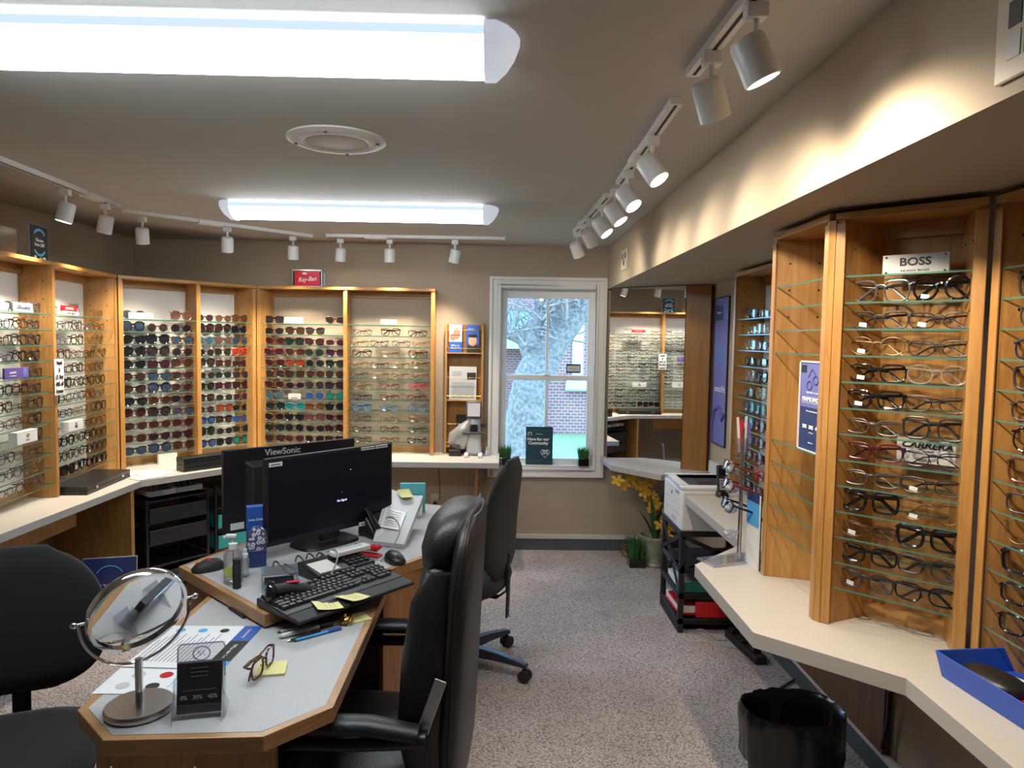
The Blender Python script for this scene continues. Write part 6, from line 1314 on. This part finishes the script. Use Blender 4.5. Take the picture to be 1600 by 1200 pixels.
for i, (dx, mt_, hh_) in enumerate([(-.017, 'pink', .13), (-.005, 'redsign', .12), (.007, 'lgrey', .135), (.018, 'purple', .11)]): b = MB().cbox((dx, -.004, -.095+hh_/2), (.009, .004, hh_), Euler((0, .05*(i-1.5), 0)).to_matrix()); b.build('leaflet_stack', M[mt_], t)
# blue sign at the cabinet side
t = standsign('blue_leaflet_sign', 'white and blue upright sign against the narrow cabinet on the right counter', (.928, 2.505, ZR+.0008), -1.50, .10, .27, M['whitep'], M['ink'], 0, d=.006)
b = MB().box(-.05, -.0045, .155, .05, -.003, .265); b.build('blue_field', M['sky'], t); b = MB().box(-.05, -.0046, .240, .05, -.003, .275); b.build('navy_field', M['navy'], t)
# blue tray with things
p = atZ(1520, 1058, ZR); t = thing('blue_tray', 'bright blue plastic tray on the counter at the lower right edge', 'tray', (1.075, 1.535, ZR+.0006), math.radians(-38)); tw, td, th_ = .30, .20, .058
tr = t
b = MB(); t.rotation_euler = (0, 0, math.radians(-84)); t.location = (1.100, 1.672, ZR+.0006); W3, D3_ = .36, .22
def frustum(b, x0, x1, y0, y1, z0, z1, f, wall):
    def ring(e, z): return [(x0-e, y0-e, z), (x1+e, y0-e, z), (x1+e, y1+e, z), (x0-e, y1+e, z)]
    vs = ring(0, z0)+ring(f, z1)+ring(f-wall, z1)+ring(-wall, z0+wall)
    b.add(vs, [(3, 2, 1, 0)]+[(i, (i+1) % 4, 4+(i+1) % 4, 4+i) for i in range(4)]+[(4+i, 4+(i+1) % 4, 8+(i+1) % 4, 8+i) for i in range(4)]+[(8+i, 8+(i+1) % 4, 12+(i+1) % 4, 12+i) for i in range(4)]+[(12, 13, 14, 15)])
frustum(b, 0, W3, 0, D3_, 0, .062, .012, .004); b.build('tray_body', M['royal'], t, bevel=.002)
t2 = thing('eyeglass_case', 'rounded black eyeglass case lying in the blue tray', 'case', (1.135, 1.640, ZR+.0048), .3); 
t2.location = (1.165, 1.585, ZR+.030); b = MB().pillow((0, 0, .0), (.095, .15, .052), 2.6, n=30); b.build('shell', M['black'], t2, smooth=60)
for i, (dx, dy, mt_, lb) in enumerate([(1.155, 1.485, 'pink', 'pink wrapped packet in the blue tray'), (1.235, 1.60, 'papr', 'pale packet in the blue tray beside the black case'), (1.20, 1.50, 'redsign', 'small red packet in the blue tray')]):
    o = MB().box(-.025, -.035, 0, .025, .035, .018).build('packet', M[mt_], loc=(dx, dy, ZR+.0055), rot=(0, 0, .5*i), bevel=.003); tag(o, lb, 'packet')

# ------------------------------------------------------------------ floor things
p = (1.115, 4.88)
t = thing('flower_pot', 'grey-green pot of yellow artificial orchids in the corner below the mirror', 'potted flower', (p[0], p[1], .0005)); t.scale = (1, 1, .92)
b = MB().lathe([(.070, 0), (.074, .010), (.066, .022), (.060, .035), (.085, .09), (.105, .16), (.112, .21), (.118, .218), (.118, .232), (.108, .236), (.104, .21), (.001, .205)], n=36); b.build('pot', M['pot'], t, smooth=50)
r = random.Random(12)
for i in range(13):
    a = 2*PI*i/13+r.uniform(-.2, .2); l = r.uniform(.22, .44); out = r.uniform(.03, .13); b = MB(); vs = []; n = 7; s = Vector((-math.sin(a), math.cos(a), 0))
    for k in range(n+1): u_ = k/n; c = Vector((math.cos(a), math.sin(a), 0))*(out*u_**1.6+.02)+Vector((0, 0, .20+l*u_*(1-.12*u_))); w_ = .016*math.sin(PI*min(.97, u_*.85+.12)); vs += [c-s*w_, c+s*w_]
    b.add(vs, [(2*k, 2*k+1, 2*k+3, 2*k+2) for k in range(n)]); b.build('leaf', M['leafd'], t)
def flower(c, sz, parent, r):
    b = MB(); up = Vector((r.uniform(-.6, .3), -1, r.uniform(-.2, .5))).normalized(); q = up.to_track_quat('Z', 'Y').to_matrix()
    for k in range(5):
        a = 2*PI*k/5+r.uniform(-.2, .2); d1 = Vector((math.cos(a), math.sin(a), .25)); s1 = Vector((-math.sin(a), math.cos(a), 0))
        vs = [Vector((0, 0, 0)), d1*sz*.55-s1*sz*.32, d1*sz*.55+s1*sz*.32, d1*sz-s1*sz*.15, d1*sz+s1*sz*.15+Vector((0, 0, -.004))]; b.add([Vector(c)+q @ v for v in vs], [(0, 1, 2), (1, 3, 4, 2)])
    b.pillow(c, (sz*.4, sz*.4, sz*.4), 2, n=8); b.build('bloom', M['petal'], parent, smooth=60)
sprays = [([(0, 0, .22), (-.03, -.01, .45), (-.08, -.03, .62), (-.22, -.05, .665), (-.34, -.06, .64)], 14), ([(.02, 0, .22), (.0, -.02, .40), (-.04, -.04, .50), (-.02, -.05, .46)], 5), ([(.03, -.01, .22), (.07, -.03, .36), (.10, -.05, .44), (.12, -.06, .40)], 6), ([(.02, -.03, .22), (.04, -.06, .30), (.05, -.08, .30)], 2)]
for pts, nf in sprays:
    P = []; 
    for i in range(len(pts)-1):
        for k in range(5): P.append(Vector(pts[i]).lerp(Vector(pts[i+1]), k/5))
    b = MB().tube(P, .003, 6); b.build('flower_stem', M['stem'], t)
    for k in range(nf): q = P[int((.35+.64*k/nf)*(len(P)-1))]+Vector((r.uniform(-.03, .03), r.uniform(-.03, .01), r.uniform(-.035, .035))); flower(q, r.uniform(.036, .052), t, r)
tag(MB().pillow((0, 0, 0), (.10, .05, .035), 2.2).tube([(-.05, -.02, 0), (-.02, -.05, -.01), (.04, -.06, -.02), (.09, -.04, -.04)], .004, 6).build('black_ribbon', M['blackm'], loc=(1.19, 4.82, .245), smooth=60), 'black ribbon bow resting on the rim of the flower pot', 'ribbon')
def ball(loc, label, s=.040):
    t = thing('gold_ball', label, 'ornament', loc, group='gold banded balls on the floor'); b = MB().pillow((0, 0, s), (s*2, s*2, s*2), 2, n=24); b.build('core', M['blackm'], t, smooth=60)
    for k in range(7):
        zz = -.8+k*.27; rr_ = s*1.03*math.sqrt(max(.05, 1-zz*zz)); b = MB().tube([(rr_*math.cos(a_*PI/12), rr_*math.sin(a_*PI/12)*.9, s+s*zz*1.02+.006*math.sin(a_*PI/12)) for a_ in range(24)], .0030, 6, closed=True); b.build('gold_band', M['bronze'], t, smooth=60)
p = atZ(980, 868, 0); ball((p.x-.0, 5.07, .001), 'black and gold banded ball on the floor left of the potted grass', .050)
p = atZ(1034, 886, 0); ball((1.16, 4.70, .001), 'gold banded ball on the floor right of the flower pot', .044)
# power strip
a = atZ(1140, 985, .03); c = atZ(1190, 1030, .03); d = c-a; l = d.length
t = thing('power_strip', 'black power strip on the carpet under the right-hand counter', 'power strip', ((a.x+c.x)/2, (a.y+c.y)/2, .0005), math.atan2(d.y, d.x)); b = MB().box(-l/2, -.030, 0, l/2, .030, .040); b.build('body', M['blackm'], t, bevel=.005)
for i in range(3): b = MB().box(-l/2+.03+i*l*.33, -.022, .040, -l/2+.075+i*l*.33, .022, .066 if i != 1 else .055); b.build('plug', M['black'], t, bevel=.004)
cable('floor_cable', 'black cable running from the power strip along the carpet to the black bin', [(a.x+.25, a.y-.42, .01), (1.20, 3.0, .006), (1.22, 2.85, .006), (1.27, 2.72, .006), (1.30, 2.45, .006), (1.33, 2.2, .006), (1.35, 1.8, .006)], .005)
cable('wall_cable', 'thick black cable hanging down the wall under the right-hand counter', [(1.37, 2.34, .70), (1.36, 2.335, .62), (1.38, 2.31, .52), (1.365, 2.34, .38), (1.38, 2.37, .26), (1.375, 2.39, .15)], .009)
cable('thin_cable', 'thin grey cable curling on the carpet beside the trolley', [(px1-.08, py0-.02, .09), (px1-.10, py0-.06, .03), (px1-.22, py0-.10, .004), (px1-.30, py0-.07, .05), (px1-.32, py0-.02, .004), (px1-.2, py0-.18, .004), (px1-.08, py0-.20, .004), (px1-.03, py0-.30, .004)], .002, 'grey')
# waste bin
BX, BY = .915, 2.10
q0, q1_ = atZ(1172, 1110, .30), atZ(1315, 1110, .30)
t = thing('waste_bin', 'black waste bin with a glossy liner bag folded over the rim', 'bin', (1.02, 2.33, .0005)); t.scale = (1.27, 1.27, 1.06)
b = MB().loft([(0, 0, 0, .095, .075, 3), (0, 0, .30, .125, .095, 3), (0, 0, .30, .120, .09, 3), (0, 0, .012, .09, .07, 3)], n=36); b.build('bin_body', M['blackm'], t)
b = MB(); vs = []; n = 72; r = random.Random(4); prof = [(.150, 1.085), (.20, 1.10), (.26, 1.10), (.295, 1.10), (.312, 1.06), (.300, .97), (.26, .93), (.18, .88), (.10, .80), (.03, .6)]
for z, f in prof:
    for k in range(n):
        a_ = 2*PI*k/n; nz = noise.noise(Vector((math.cos(a_)*3, math.sin(a_)*3, z*9)))*.055+noise.noise(Vector((math.cos(a_)*9, math.sin(a_)*9, z*6)))*.035; e = 2.4; c_, s_ = math.cos(a_), math.sin(a_)
        vs.append((.122*(f+nz)*math.copysign(abs(c_)**(2/e), c_), .094*(f+nz)*math.copysign(abs(s_)**(2/e), s_), z+nz*.12*(1 if z > .16 else 2)))
N = len(prof); b.add(vs, [(i*n+k, i*n+(k+1) % n, (i+1)*n+(k+1) % n, (i+1)*n+k) for i in range(N-1) for k in range(n)]+[tuple(range((N-1)*n, N*n))]); b.build('liner_bag', M['bagblack'], t, smooth=70)
print('glasses built', GCOUNT)
